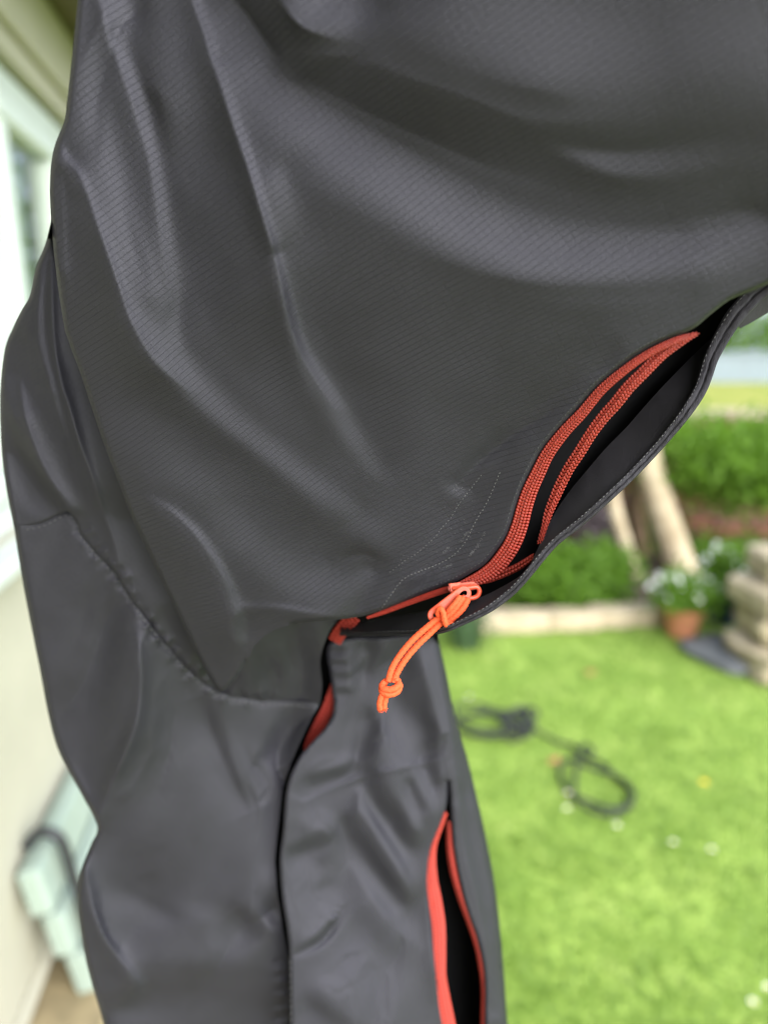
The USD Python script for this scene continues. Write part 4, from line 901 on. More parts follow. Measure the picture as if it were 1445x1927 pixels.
fr = [
    (100, 2, 16, [(640, 1240, 100), (640, 1300, 102)]), (118, 0, 12, [(672, 1235, 116), (675, 1290, 114), (662, 1330, 110)]), (78, 2, 12, [(700, 1215, 84), (712, 1230, 76), (696, 1255, 84)]), (84, 0, 26, [(760, 1225, 86), (774, 1265, 84), (770, 1310, 86)]),
    (106, 0, 12, [(726, 1258, 102), (698, 1302, 106), (675, 1350, 108), (640, 1380, 112)]), (78, 2, 16, [(705, 1345, 82), (716, 1364, 76), (700, 1400, 80), (695, 1423, 80)]),
    (120, -4, 15, [(722, 1325, 108), (737, 1364, 118), (748, 1400, 126), (757, 1425, 122)]), (82, 2, 16, [(785, 1290, 86), (797, 1340, 84), (815, 1380, 82), (814, 1405, 82)]),
    (146, -4, 8.5, [(801, 1215, 136), (822, 1280, 146), (835, 1330, 148), (845, 1370, 146), (851, 1420, 142)]),
    (74, 2, 4, [(622, 1222), (645, 1220)]), (76, 2, 4, [(624, 1246), (648, 1246)]), (74, 2, 4, [(626, 1271), (652, 1270)]), (76, 2, 4, [(632, 1299), (655, 1300)]), (108, 0, 4, [(622, 1233), (648, 1233)]), (108, 0, 4, [(624, 1258), (650, 1258)]), (108, 0, 4, [(630, 1286), (652, 1285)]), (108, 0, 4, [(632, 1315), (655, 1315)]),
    (124, -2, 11, [(606, 1440, 122), (630, 1434, 124), (650, 1430, 124)]), (84, 3, 9, [(590, 1468, 88), (612, 1460, 84), (645, 1452, 84), (668, 1440, 88)]), (114, -2, 7, [(556, 1500, 116), (575, 1511, 118), (614, 1489, 114), (670, 1465, 112), (755, 1445, 110)]),
    (110, -2, 12, [(556, 1535, 112), (570, 1555, 102)]), (130, -3, 14, [(595, 1540, 130), (620, 1548, 126)]), (82, 3, 10, [(552, 1603, 90), (580, 1591, 82), (608, 1577, 84)]), (98, 2, 8, [(605, 1622, 96), (618, 1612, 100)]),
    (126, -4, 24, [(565, 1645, 122), (572, 1695, 126), (612, 1706, 128), (588, 1738, 128)]), (104, 0, 7, [(598, 1668, 106), (622, 1658, 104)]),
    (84, 2, 5, [(560, 1788, 92), (598, 1768, 84), (625, 1738, 86), (640, 1710, 96)]), (124, -2, 5, [(570, 1797, 118), (606, 1778, 122), (634, 1748, 122), (648, 1715, 118)]),
    (76, 2, 20, [(704, 1474, 78), (716, 1508, 74), (750, 1550, 76), (772, 1577, 80)]), (127, -5, 13, [(672, 1500, 110), (699, 1545, 122), (727, 1593, 132), (756, 1641, 133), (780, 1690, 122)]), (81, 0, 15, [(655, 1545, 86), (693, 1601, 80), (727, 1650, 80), (758, 1690, 86)]),
    (122, -5, 18, [(660, 1630, 110), (699, 1687, 122), (741, 1743, 127), (775, 1776, 122)]), (102, 0, 14, [(683, 1727, 102), (727, 1786, 104)]),
    (121, -3, 7, [(760, 1470, 114), (768, 1505, 122), (790, 1556, 120)]), (121, -3, 7, [(784, 1445, 118), (800, 1482, 122), (816, 1512, 120)]), (86, 1, 7, [(772, 1470, 88), (796, 1518, 88)]), (84, 1, 9, [(812, 1440, 84), (824, 1470, 86)]),
    (98, 0, 11, [(808, 1545, 96), (799, 1607, 100), (793, 1664, 98), (800, 1740, 100), (802, 1810, 100), (812, 1880, 102)]),
    (108, 0, 12, [(570, 1822, 108), (600, 1815, 108)]), (122, -4, 16, [(610, 1842, 118), (632, 1857, 124)]), (130, -5, 34, [(672, 1820, 128), (715, 1850, 131), (705, 1905, 124)]), (91, 2, 14, [(590, 1885, 92), (622, 1912, 92), (650, 1930, 94)]), (108, -2, 10, [(560, 1900, 106), (570, 1925, 110)]),
    (134, -3, 12, [(852, 1414, 138), (862, 1463, 132), (858, 1500, 132)]), (122, -2, 10, [(872, 1523, 122), (866, 1560, 124)]), (104, 2, 12, [(887, 1540, 104), (900, 1618, 108), (916, 1700, 110), (928, 1760, 116)]),
    (146, -4, 9, [(868, 1580, 136), (884, 1646, 148), (898, 1700, 150), (911, 1769, 148), (922, 1837, 146), (930, 1905, 142)]),
]
fg = drape((470, 1140, 1060, 2410), 5.0, fr_depth, (108, -2), fr, prior=.1, lam=.0016, keep=.0014, where=BELOW, gain=1.4, level=.35, smax=122, iters=8)
front = Cloth(np.array(fr_poly.exterior.coords)[:-1], fg, [(LineString(fr_right), 14, .006), (LineString(fr_top), 5, .0012), (LineString(fr_left), 5, .0012), (LineString(slit_r), 6, .002), (LineString(slit_l), 5, .0012)],
              [([(822, 1210), (836, 1290), (848, 1370), (856, 1440), (866, 1540), (884, 1646), (898, 1700), (911, 1769), (926, 1880)], .0036, 18, 4), ([(668, 1480), (699, 1545), (727, 1593), (756, 1641), (785, 1695)], .0028, 20, 6), ([(655, 1625), (699, 1687), (741, 1743), (785, 1785)], .0018, 22, 7), ([(556, 1503), (575, 1509), (614, 1489), (670, 1466), (755, 1446), (838, 1428)], .0008, 5, 2), ([(550, 1800), (598, 1778), (628, 1746), (648, 1704)], -.0008, 5, 2)])
cloth_obj('front_panel', front, 'ripstop_far', _j, 4.0)


# ---- helpers for sewn and woven detail, laid on the cloth
def frame(path, depth):
    """points, tangents, sides and normals (to the viewer) along a pixel path with depths"""
    Pw = at(path[:, 0], path[:, 1], depth)
    T = np.gradient(Pw, axis=0); T /= np.linalg.norm(T, axis=1, keepdims=True)
    N = EYE - Pw; N -= T * (N * T).sum(1, keepdims=True); N /= np.linalg.norm(N, axis=1, keepdims=True)
    return Pw, T, np.cross(N, T), N


def resample(path, step):
    path = np.asarray(path, float)
    a = np.concatenate([[0], np.cumsum(np.linalg.norm(np.diff(path[:, :2], axis=0), axis=1))])
    s = np.arange(0, a[-1], step)
    return np.stack([np.interp(s, a, path[:, k]) for k in range(path.shape[1])], 1)


BEAD = trimesh.creation.icosphere(1, 1.0)
CAP = trimesh.creation.icosphere(0, 1.0)


def beads(c, A, B, C, proto=BEAD):
    """ellipsoids with half axes A, B, C (n, 3) about centres c"""
    v = proto.vertices
    V = c[:, None] + v[None, :, 0, None] * A[:, None] + v[None, :, 1, None] * B[:, None] + v[None, :, 2, None] * C[:, None]
    F = proto.faces[None] + len(v) * np.arange(len(c))[:, None, None]
    return V.reshape(-1, 3), F.reshape(-1, 3)


def stitches(name, path, depth_of, parent, mat='thread_grey', pitch=9.0, length=5.5, r=.00016, lift=.0002, jit=.25, seed=1):
    q = resample(path, pitch)
    g = np.random.default_rng(seed)
    q = q + g.normal(size=q.shape) * jit
    d = depth_of(q[:, 0], q[:, 1]) - lift
    Pw, T, S, N = frame(q, d)
    px = (d / FPX)[:, None]
    o = obj(name, beads(Pw, T * px * length / 2 * g.uniform(.7, 1.15, (len(q), 1)), S * r, N * r * .8, CAP), mat, parent, True)
    return tag(o, kind='stuff')


def ribbon(path, depth, width, lift=0.0, bulge=0.0, n=6, off=0.0):
    """a strip of cloth or tape along a pixel path; width in pixels; off = sideways shift in widths"""
    Pw, T, S, N = frame(path, depth)
    w = (np.broadcast_to(width, len(path)) * depth / FPX)[:, None]
    V, F = [], []
    for k in np.linspace(-.5, .5, n):
        V.append(Pw + S * w * (k + off) + N * (lift + bulge * (1 - (2 * k)**2)))
    V = np.stack(V, 1)
    i = np.arange(len(path) * n).reshape(len(path), n)
    F = np.stack([i[:-1, :-1], i[:-1, 1:], i[1:, 1:], i[1:, :-1]], -1).reshape(-1, 4)
    return V.reshape(-1, 3), F


def line_depth(pts):
    P = np.array(pts, float)
    a = np.concatenate([[0], np.cumsum(np.linalg.norm(np.diff(P[:, :2], axis=0), axis=1))])
    return P, a


# ---- underarm zip
zipx = group_part('underarm_zip', _j)
lc = spline(np.array([(1290, 634, 9), (1265, 643, 11), (1220, 665, 12), (1174, 697, 14), (1131, 734, 16), (1095, 777, 18), (1061, 813, 20), (1031, 853, 22), (1013, 889, 24), (997, 923, 26), (987, 953, 27), (978, 987, 28), (968, 1014, 29), (955, 1038, 29), (933, 1066, 28), (909, 1084, 24), (882, 1096, 17), (862, 1104, 12)], float), 3)
lcq = resample(lc, 3.0)
tree = cKDTree(low_edge)
ldep = lambda x, y: sleeve.depth(*low_edge[tree.query(np.stack([x, y], -1))[1]].T, curl=False)
sm = lambda a, k=8: ndimage.gaussian_filter1d(a, k, mode='nearest')
ld = sm(ldep(lcq[:, 0], lcq[:, 1])) + .0016
tape_o = obj('tape', ribbon(lcq[:, :2], ld + .0006, lcq[:, 2] + 3, 0, .0003, 6), 'zip_tape', zipx, True)


def knit(path3, depth, pitch, cols, seed=2):
    """knitted stitches and coil teeth: cols = (offset in widths, half length, half width, slant, lift, stretch across)"""
    q = resample(np.column_stack([path3, depth]), pitch)
    Pw, T, S, N = frame(q[:, :2], q[:, 3])
    px = (q[:, 3] / FPX)[:, None]; w = q[:, 2:3]
    g = np.random.default_rng(seed)
    V = []
    for off, hl, hw, sl, lift, ph in cols:
        j = g.normal(size=(len(q), 1)) * .15
        c = Pw + T * px * (pitch * ph + j) + S * px * w * off + N * (lift + g.normal(size=(len(q), 1)) * .00004)
        A = T * math.cos(sl) + S * math.sin(sl); B = S * math.cos(sl) - T * math.sin(sl)
        V.append(beads(c, A * px * hl, B * px * w * hw, N * px * w * hw * .8))
    return cat_meshes(V)


o = obj('coil', knit(lcq[:, :3], ld, 5.8, [(-.41, 4.3, .115, .55, .0002, 0), (-.21, 4.3, .115, -.55, .00025, 0), (.0, 4.1, .125, .5, .00045, .3), (.20, 4.1, .125, -.5, .00045, .3), (.42, 3.0, .15, .0, .0001, .1)]), 'zip_orange', zipx, True)
rc = spline(np.array([(1312, 628, 6), (1300, 632, 11), (1275, 646, 17), (1244, 667, 21), (1214, 697, 22), (1183, 728, 23), (1159, 758, 23), (1134, 786, 22), (1110, 819, 21), (1089, 853, 21), (1071, 880, 20), (1055, 911, 20), (1043, 938, 18), (1032, 965, 15), (1024, 993, 10), (1016, 1020, 8)], float), 3)
rcq = resample(rc, 3.0)
rd = sm(ldep(rcq[:, 0], rcq[:, 1])) + .0042
obj('tape', ribbon(rcq[:, :2], rd + .0007, rcq[:, 2], 0, .0002, 6), 'zip_tape', zipx, True)
obj('coil', knit(rcq[:, :3], rd, 6.8, [(-.40, 4.2, .12, .6, .0002, .5), (-.18, 4.3, .12, -.6, .0003, .5), (.0, 3.6, .13, 0, .0006, 0), (.2, 4.3, .12, .6, .0003, .5), (.40, 4.2, .12, -.6, .0002, .5)], 3), 'zip_orange', zipx, True)
r2 = resample(spline(np.array([(1004, 1046, 8), (994, 1054, 10), (972, 1068, 12), (945, 1080, 13), (918, 1090, 12), (890, 1098, 8)], float), 3), 3.0)
r2d = sm(ldep(r2[:, 0], r2[:, 1])) + .0036
obj('tape', ribbon(r2[:, :2], r2d + .0005, r2[:, 2] + 2, 0, .0002, 6), 'zip_tape', zipx, True)
obj('coil', knit(r2[:, :3], r2d, 6.6, [(-.25, 3.6, .2, .5, .0002, 0), (.25, 3.4, .2, -.3, .0003, .4)], 4), 'zip_orange', zipx, True)
# closed stretch beyond the slider, tucked under the cloth
t1 = resample(spline(np.array([(866, 1102, 11), (820, 1116, 12), (770, 1134, 10), (720, 1153, 8), (690, 1163, 5)], float), 3), 3.0)
obj('tape', ribbon(t1[:, :2], sm(ldep(t1[:, 0], t1[:, 1])) + .0012, t1[:, 2], 0, .0003, 6), 'zip_tape', zipx, True)
for pts in ([(668, 1160, 26), (652, 1176, 28), (638, 1192, 27), (630, 1206, 26)], [(640, 1268, 20), (630, 1300, 24), (618, 1332, 24), (602, 1364, 24), (586, 1396, 22), (576, 1416, 14)]):
    t2 = resample(spline(np.array(pts, float), 3), 3.0)
    dz = back.depth(np.full(len(t2), 600.0), np.maximum(t2[:, 1], 1330), False) * .0 + np.interp(t2[:, 1], [1160, 1210, 1270, 1420], [.258, .290, .296, .312])
    obj('tape', ribbon(t2[:, :2], dz + .0007, t2[:, 2], 0, .0004, 6), 'zip_tape', zipx, True)
    obj('coil', knit(t2[:, :3], dz, 6.5, [(-.36, 4.2, .12, .55, .0002, 0), (-.12, 4.2, .12, -.55, .0003, 0), (.12, 4.2, .12, .5, .0003, .3), (.36, 4.2, .12, -.5, .0002, .3)], 6), 'zip_red', zipx, True)

# ---- outer flap of the zip: dark inner face, rolled hem with two rows of stitching
outer = curve((640, 1197), (690, 1197), (757, 1196), (816, 1194), (840, 1190), (874, 1176), (922, 1153), (960, 1126), (983, 1104), (1007, 1076), (1028, 1050), (1052, 1024), (1095, 990), (1144, 947), (1189, 905), (1235, 857), (1281, 805), (1312, 765), (1330, 735), (1341, 707), (1351, 678), (1372, 640), (1395, 606), (1420, 578), (1445, 556), (1520, 508), (1600, 462))
inner = curve((1600, 425), (1500, 495), (1440, 552), (1400, 586), (1345, 630), (1292, 680), (1230, 745), (1180, 802), (1140, 843), (1105, 884), (1075, 920), (1047, 960), (1024, 1004), (1008, 1040), (985, 1078), (930, 1112), (880, 1132), (800, 1150), (640, 1178))
fl_out = np.vstack([outer, inner])
fl_pts = [(640, 1197, .268), (757, 1196, .236), (840, 1190, .2155), (922, 1153, .2115), (1007, 1076, .2085), (1095, 990, .2065), (1235, 857, .2045), (1341, 707, .205), (1395, 606, .207), (1520, 508, .200), (1600, 462, .190),
          (640, 1178, .274), (800, 1150, .238), (930, 1112, .222), (1024, 1004, .2165), (1105, 884, .2155), (1230, 745, .2145), (1345, 630, .2150), (1500, 495, .2060), (1600, 425, .196)]
fx, fy = np.arange(560, 1970, 10.0), np.arange(220, 1230, 10.0)
FX, FY = np.meshgrid(fx, fy)
wob = .0010 * (meshkit.fbm(np.stack([FX / 90, FY / 90, FX * 0], -1), 3, 4) - .5)
flap = Cloth(fl_out, (fx, fy, np.log(np.exp(tps(fl_pts, FX, FY, 1e-5)) + wob)), ())
cloth_obj('zip_flap', flap, 'plain_weave', _j, 4.0)
hq = resample(outer, 3.0)
hq = hq[hq[:, 0] < 1595]
hw = np.interp(hq[:, 0], [640, 860, 950, 1050, 1250, 1340, 1400, 1500], [7, 12, 16, 16, 18, 25, 34, 38])
hd = flap.depth(hq[:, 0], hq[:, 1])
Pw, T, S, N = frame(hq, hd)
prof = [(.03, -.0007), (-.01, .0), (.01, .00035), (.10, .0006), (.30, .0006), (.42, .0004), (.47, .0001), (.52, .0004), (.62, .00055), (.80, .0005), (.93, .00035), (1.0, -.0002)]
g = np.random.default_rng(8)
ruf = ndimage.gaussian_filter1d(g.normal(size=(len(hq), 4)), 1.3, axis=0)
V = np.stack([Pw + S * (hw * hd / FPX * o_)[:, None] * SIDE + N * (l_ + .00018 * ruf[:, k % 4])[:, None] for k, (o_, l_) in enumerate(prof) for SIDE in [1.0]], 1)
mid_in = np.array([inner[np.argmin(np.linalg.norm(inner - h_, axis=1))] for h_ in hq[::40]])
if ((at(mid_in[:, 0], mid_in[:, 1], hd[::40]) - Pw[::40]) * S[::40]).sum() < 0:
    V = np.stack([Pw - S * (hw * hd / FPX * o_)[:, None] + N * (l_ + .00018 * ruf[:, k % 4])[:, None] for k, (o_, l_) in enumerate(prof)], 1); SGN = -1.0
else:
    SGN = 1.0
i_ = np.arange(V.shape[0] * V.shape[1]).reshape(V.shape[:2])
obj('hem', (V.reshape(-1, 3), np.stack([i_[:-1, :-1], i_[:-1, 1:], i_[1:, 1:], i_[1:, :-1]], -1).reshape(-1, 4)), 'hem_cloth', _j, True)
for frac, mt, sd in ((.47, 'thread_dark', 1), (.86, 'thread_grey', 2)):
    q = V[:, 0] + (V[:, -1] - V[:, 0]) * frac + N * (.0007 if frac > .5 else .0005)
    k = np.arange(0, len(q) - 3, 3)
    a, b = q[k], q[k + 2]
    dvec = (b - a) * .5
    sd_ = SGN * S[k]
    tag(obj('stitching', beads((a + b) / 2, dvec * 1.0, sd_ * .00022, N[k] * .00018, CAP), mt, _j, True), kind='stuff')

# near-black sheets behind the zip, slit and pocket, the shade there put into colour
def shade_lining(name, outline, pts):
    x0, y0, x1, y1 = Polygon(outline).bounds
    xs_, ys_ = np.arange(x0 - 10, x1 + 20, 10), np.arange(y0 - 10, y1 + 20, 10)
    Xl, Yl = np.meshgrid(xs_, ys_)
    cl = Cloth(np.array(outline, float), (xs_, ys_, tps(pts, Xl, Yl, 1e-4)), ())
    V_, F_, _ = cl.mesh(9.0)
    return obj(name, (V_, F_), 'lining_shade', _j, True)


shade_lining('shade_lining', [(628, 1152), (760, 1080), (900, 1000), (1000, 800), (1150, 620), (1330, 540), (1480, 450), (1590, 380), (1590, 440), (1520, 490), (1385, 600), (1335, 690), (1300, 760), (1235, 835), (1095, 972), (1000, 1060), (955, 1112), (870, 1168), (815, 1186), (640, 1190), (622, 1192)],
       [(600, 1170, .288), (760, 1150, .256), (900, 1100, .233), (1000, 1000, .227), (1100, 850, .225), (1250, 700, .224), (1380, 590, .220), (1590, 420, .202), (1000, 800, .222), (1150, 620, .216)])
shade_lining('shade_lining', [(575, 1170), (700, 1180), (700, 1360), (640, 1420), (590, 1500), (580, 1640), (575, 1830), (530, 1830), (505, 1620), (515, 1450), (570, 1330)], [(600, 1200, .318), (640, 1200, .318), (560, 1500, .330), (540, 1800, .330), (680, 1300, .322), (600, 1500, .330)])
shade_lining('shade_pocket', [(835, 1455), (800, 1540), (785, 1640), (795, 1800), (815, 1950), (850, 2260), (940, 2260), (935, 1930), (925, 1830), (895, 1720), (868, 1600), (855, 1480)], [(840, 1460, .338), (800, 1640, .336), (815, 1950, .340), (935, 1930, .350), (880, 1650, .345), (890, 2260, .35)])

# cloth of the far sleeve side, seen past the hem
bx = lambda o_, pts, nm, mat, wl: cloth_obj(nm, Cloth(np.array(o_, float), (lambda xs_, ys_: (xs_, ys_, tps(pts, *np.meshgrid(xs_, ys_), 1e-4)))(np.arange(min(p[0] for p in o_) - 10, max(p[0] for p in o_) + 20, 10.0), np.arange(min(p[1] for p in o_) - 10, max(p[1] for p in o_) + 20, 10.0)), wl), mat, _j, 5.0)
bx([(1380, 600), (1392, 618), (1410, 609), (1445, 588), (1520, 545), (1590, 505), (1590, 410), (1450, 480)], [(1400, 610, .232), (1445, 590, .232), (1450, 500, .222), (1590, 505, .222), (1590, 410, .212)], 'far_sleeve', 'hem_cloth', ())

# ---- slider, pull and cord
SD = float(ldep(np.array([860.0]), np.array([1105.0]))[0]) - .0004
p3 = lambda pts, lift=0.0: at(np.array(pts, float)[:, 0], np.array(pts, float)[:, 1], SD - (np.array(pts, float)[:, 2] if len(pts[0]) > 2 else lift))
PXM = SD / FPX


def plate(outline_px, thick, lift):
    poly = outline_px if hasattr(outline_px, 'exterior') else Polygon(outline_px)
    m = trimesh.creation.extrude_polygon(poly, 1.0, engine='earcut')
    v = m.vertices
    m.vertices = at(v[:, 0], v[:, 1], SD - lift - thick * v[:, 2])
    m.fix_normals()
    return m


sl_body = LineString([(851, 1107), (893, 1102)]).buffer(7.5).union(Polygon([(846, 1100), (866, 1098), (866, 1113), (848, 1114)]).buffer(2))
pull_grp = group_part('zip_pull', _j)
obj('slider', cat_meshes([plate(sl_body, .0012, .0002), plate(Polygon([(848, 1100), (863, 1099), (864, 1112), (850, 1113)]).buffer(1.5), .0012, .0014)]), 'pull_plastic', pull_grp, 30)
obj('bridge', tube(spline(p3([(852, 1107, .0022), (866, 1108, .0034), (884, 1106, .0036), (897, 1105, .0034), (902, 1112, .0032), (898, 1122, .0032), (886, 1126, .0033), (870, 1123, .0034)]), .0003), .00075, 10), 'pull_plastic', pull_grp, True)
tabl = LineString([(872, 1117), (819, 1158)]).buffer(12.5)
hole = LineString([(831, 1150), (819, 1158)]).buffer(6.2)
hole2 = LineString([(874, 1116), (868, 1121)]).buffer(5)
obj('tab', plate(tabl.difference(hole).difference(hole2), .0011, .0034), 'pull_plastic', pull_grp, 30)
for ring_, nm in ((tabl.exterior, 'rim'), (hole.exterior, 'rim')):
    rp_ = resample(np.array(ring_.coords), 2.5)
    obj(nm, tube(at(rp_[:, 0], rp_[:, 1], SD - .0041), .0005 if ring_ is tabl.exterior else .0004, 8, closed=True), 'pull_plastic', pull_grp, True)


def cord(pts, r=.00098, n=14):
    """braided cord: a tube with a fine herringbone of raised strands"""
    P = spline(p3(pts), .00028)
    V, F = tube(P, r, n, caps=True)
    m = len(P)
    a = np.arange(n) * 2 * np.pi / n
    s = np.arange(m)[:, None]
    bump = 1 + .075 * np.sin(a[None] * 4 + s * 1.25) * np.where((a[None] * 2 / np.pi).astype(int) % 2, 1, -1) + .03 * np.sin(s * 2.1 - a[None] * 3)
    V[:m * n] = np.repeat(P, n, 0) + (V[:m * n] - np.repeat(P, n, 0)) * bump.reshape(-1, 1)
    return V, F


cg = group_part('pull_cord', _j)
obj('strand', cord([(872, 1124, .0052), (862, 1138, .0062), (851, 1152, .0062), (838, 1162, .0058), (824, 1165, .0058), (804, 1180, .0062), (777, 1204, .0068), (754, 1231, .0074), (738, 1257, .0080), (730, 1283, .0084)]), 'cord_orange', cg, True)
obj('strand', cord([(881, 1127, .0050), (872, 1144, .0062), (859, 1158, .0064), (843, 1170, .0060), (829, 1174, .0060), (810, 1191, .0060), (784, 1216, .0064), (763, 1241, .0070), (748, 1265, .0076), (740, 1285, .0082)]), 'cord_orange', cg, True)
obj('strand', cord([(866, 1122, .0058), (858, 1133, .0066), (846, 1147, .0066), (836, 1158, .0050)], .00085), 'cord_orange', cg, True)
obj('hitch', cord([(836, 1170, .0045), (826, 1160, .0062), (824, 1150, .0072), (829, 1146, .0080), (834, 1154, .0084), (836, 1166, .0084), (840, 1176, .0078), (847, 1175, .0066), (849, 1167, .0050)], .00092), 'cord_orange', cg, True)
kn = [(727, 1281, .0072), (719, 1290, .0086), (723, 1297, .0098), (736, 1298, .0102), (748, 1292, .0096), (750, 1284, .0084), (743, 1279, .0080), (752, 1290, .0074), (747, 1302, .0086), (733, 1307, .0096), (721, 1303, .0094), (718, 1296, .0080), (724, 1288, .0070)]
obj('knot', cord(kn, .00102), 'cord_orange', cg, True)
for tl in ([(723, 1300, .0086), (717, 1312, .0090), (714, 1326, .0090), (716, 1337, .0090)], [(731, 1304, .0082), (726, 1314, .0084), (723, 1327, .0084), (723, 1336, .0084)]):
    obj('tail', cord(tl, .0009), 'cord_orange', cg, True)
g = np.random.default_rng(3); fr_ = []
for c in ((716, 1337), (723, 1336)):
    for k in range(26):
        e_ = np.array(c) + g.normal(size=2) * [3.2, 2] + [0, 2]
        fr_.append(tube(p3([(c[0] + g.normal() * 3, c[1] - 2 + g.normal(), .0088), (*e_, .0088 + g.normal() * .0006)]), .00007, 4))
tag(obj('frayed_end', cat_meshes(fr_), 'cord_orange', cg), kind='stuff')

# ---- chest pocket zip
pz = group_part('pocket_zip', _j)
pl = resample(spline(np.array([(838, 1530, 6), (826, 1560, 8), (815, 1590, 11), (811, 1620, 15), (812, 1660, 20), (818, 1700, 24), (824, 1745, 24), (826, 1796, 22), (827, 1837, 21), (833, 1878, 23), (841, 1922, 25), (853, 1990, 25), (875, 2200, 25)], float), 4), 3.0)
pd = sm(front.depth(np.clip(pl[:, 0] - pl[:, 2] * .6, 0, 842), pl[:, 1], False), 10) + .0012
obj('tape', ribbon(pl[:, :2], pd + .001, pl[:, 2] + 3, 0, .0008, 6), 'zip_red', pz, True)
obj('coil', knit(pl, pd, 7.0, [(-.34, 4.6, .14, .5, .0002, 0), (-.1, 4.6, .14, -.5, .0005, 0), (.13, 4.4, .14, .5, .0006, .3), (.36, 4.4, .14, -.5, .0003, .3)], 7), 'zip_red', pz, True)
pr = resample(spline(np.array([(846, 1548, 6), (849, 1597, 11), (858, 1646, 13), (873, 1695, 13), (889, 1741, 11), (901, 1782, 9), (908, 1823, 7), (911, 1864, 5), (911, 1930, 6), (914, 2100, 8)], float), 4), 3.0)
pd2 = sm(front.depth(np.interp(pr[:, 1], slit_r[:, 1], slit_r[:, 0]) + 4, pr[:, 1], False), 10) + .0030
obj('tape', ribbon(pr[:, :2], pd2 + .001, pr[:, 2] + 6, 0, .0004, 6), 'zip_tape', pz, True)
obj('coil', knit(pr, pd2, 7.0, [(-.2, 4.2, .22, .5, .0002, 0), (.2, 4.2, .22, -.5, .0003, .3)], 9), 'zip_red', pz, True)

# ---- stitching and wear on the cloth
e_in = np.array(LineString(low_edge[40:-12]).parallel_offset(8, 'right' if True else 'left').coords)
if not shapely.contains_xy(sleeve.poly, *e_in[len(e_in) // 2]):
    e_in = np.array(LineString(low_edge[40:-12]).parallel_offset(8, 'left').coords)
e_in = e_in[(e_in[:, 0] < 1250) & (e_in[:, 0] > 760)]
stitches('stitching', e_in, sleeve.depth, _j, 'thread_grey', 8, 4.5, .00011, .0001)
s2 = spline(np.array([(940, 890), (923, 931), (912, 953), (892, 986), (876, 1019), (854, 1044), (826, 1061), (790, 1075), (765, 1086), (748, 1102), (732, 1125), (715, 1150)], float), 4)
s3 = spline(np.array([(905, 895), (879, 928), (859, 956), (848, 975), (831, 994), (815, 1014), (787, 1039), (765, 1053), (730, 1080)], float), 4)
stitches('stitching', s2, sleeve.depth, _j, 'thread_pale', 7, 4.6, .00013, .00012, .2)
stitches('stitching', s3, sleeve.depth, _j, 'thread_pale', 7, 4.2, .0001, .0001, .25, 5)
stitches('stitching', seam[6:-8] + [1, 6], back.depth, _j, 'thread_grey', 11, 7, .00022, .0002)
stitches('stitching', np.array([(546, 1812), (547, 1850), (548, 1930), (550, 2000)], float), front.depth, _j, 'thread_grey', 12, 7, .0003, .0002)
g = np.random.default_rng(12)
q = np.vstack([np.stack([g.normal(868, 34, 50), g.normal(1010, 36, 50)], 1), np.stack([g.normal(862, 12, 26), g.normal(922, 6, 26)], 1), np.stack([g.normal(800, 40, 16), g.normal(1062, 10, 16)], 1)])
for a, b in (((913, 1000), (897, 1030)), ((897, 1030), (884, 1044)), ((850, 1062), (836, 1068)), ((880, 1000), (868, 1020)), ((845, 1030), (832, 1040))):
    t = g.uniform(0, 1, 26)[:, None]; q = np.vstack([q, np.array(a) + (np.array(b) - a) * t + g.normal(size=(26, 2)) * 1.3])
q = q[shapely.contains_xy(sleeve.poly.buffer(-8), q[:, 0], q[:, 1])]
d = sleeve.depth(q[:, 0], q[:, 1])
an = np.where(g.uniform(size=len(q)) < .75, -.95, .5) + g.normal(size=len(q)) * .3
A = (np.cos(an)[:, None] * CR - np.sin(-an)[:, None] * -CU) * (g.uniform(.5, 2.2, len(q)) * d / FPX)[:, None]
tag(obj('lint', beads(at(q[:, 0], q[:, 1], d - .00005), A, np.cross(A, CF) / np.linalg.norm(A, axis=1, keepdims=True) * .00005, np.broadcast_to(CF * .00005, A.shape), CAP), 'lint', _j, True), kind='stuff')

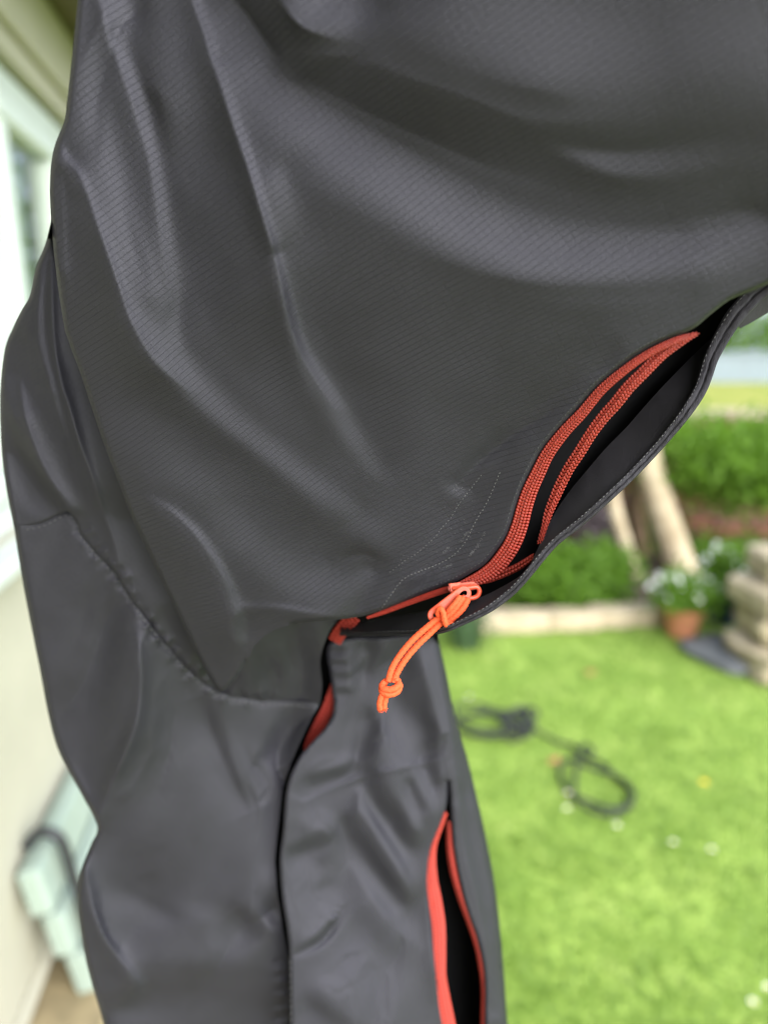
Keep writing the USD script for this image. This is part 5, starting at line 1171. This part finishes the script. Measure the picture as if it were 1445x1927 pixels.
# ---- the far side of the jacket, closing the garment behind what is seen
panels = [sleeve, under, back, front, flap]
uni = shapely.union_all([Polygon(c.outline).buffer(1.5) for c in (sleeve, under, back)] + [Polygon(np.vstack([fr_top, fr_right[1:], fr_left])).buffer(1.5), Polygon(fl_out).buffer(0).buffer(1)]).buffer(4).buffer(-7)
uni = max(getattr(uni, 'geoms', [uni]), key=lambda q_: q_.area)
uni = Polygon(uni.exterior).simplify(1.0)
gx_, gy_ = np.arange(-100, 2000, 20.0), np.arange(-520, 2440, 20.0)
GX, GY = np.meshgrid(gx_, gy_)
Dm = np.full(GX.shape, np.nan)
for c in panels:
    m_ = shapely.contains_xy(c.poly.buffer(10), GX, GY)
    z = c.depth(GX[m_], GY[m_]); Dm[m_] = np.fmax(np.nan_to_num(Dm[m_], nan=0), z)
j_ = ndimage.distance_transform_edt(np.isnan(Dm), return_distances=False, return_indices=True)
Dm = ndimage.gaussian_filter(ndimage.grey_dilation(Dm[tuple(j_)], 3), 2.2)
dist = shapely.distance(shapely.points(GX, GY), uni.exterior)
inside = shapely.contains_xy(uni, GX, GY)
t_ = np.clip(1 - dist / 330, 0, 1)
bul = np.where(inside, np.sqrt(1 - t_ * t_), 0)
L_far = np.log(Dm + .003 + .14 * bul)
far_c = Cloth(np.array(uni.exterior.coords)[:-1], (gx_, gy_, L_far), ())
V_, F_, st_ = far_c.mesh(10.0)
# the cloth that turns round the outline from what is seen to the far side
B_ = densify(np.array(uni.exterior.coords)[:-1], 4.0)
pb = shapely.points(B_[:, 0], B_[:, 1])
near_d = np.full(len(B_), 9.0)
for c in panels:
    dq = shapely.distance(c.poly, pb)
    near_d = np.where(dq < 9, np.minimum(near_d, c.depth(B_[:, 0], B_[:, 1])), near_d)
far_d = far_c.depth(B_[:, 0], B_[:, 1])
near_d = np.minimum(ndimage.median_filter(np.where(near_d > 8, far_d, near_d), 5, mode='wrap') + .0004, far_d)
nb = len(B_)
Vw = np.vstack([at(B_[:, 0], B_[:, 1], near_d), at(B_[:, 0], B_[:, 1], far_d)])
k = np.arange(nb); k2 = (k + 1) % nb
Fw = np.vstack([np.stack([k, k2, k2 + nb], 1), np.stack([k, k2 + nb, k + nb], 1)])
V2, F2 = cat_meshes([(V_, F_[:, ::-1]), (Vw, Fw)])
q2 = V2 - EYE
obj('far_side', (V2, F2), 'ripstop_far', _j, True, np.stack([q2 @ CR + q2 @ CF, q2 @ CU], 1))
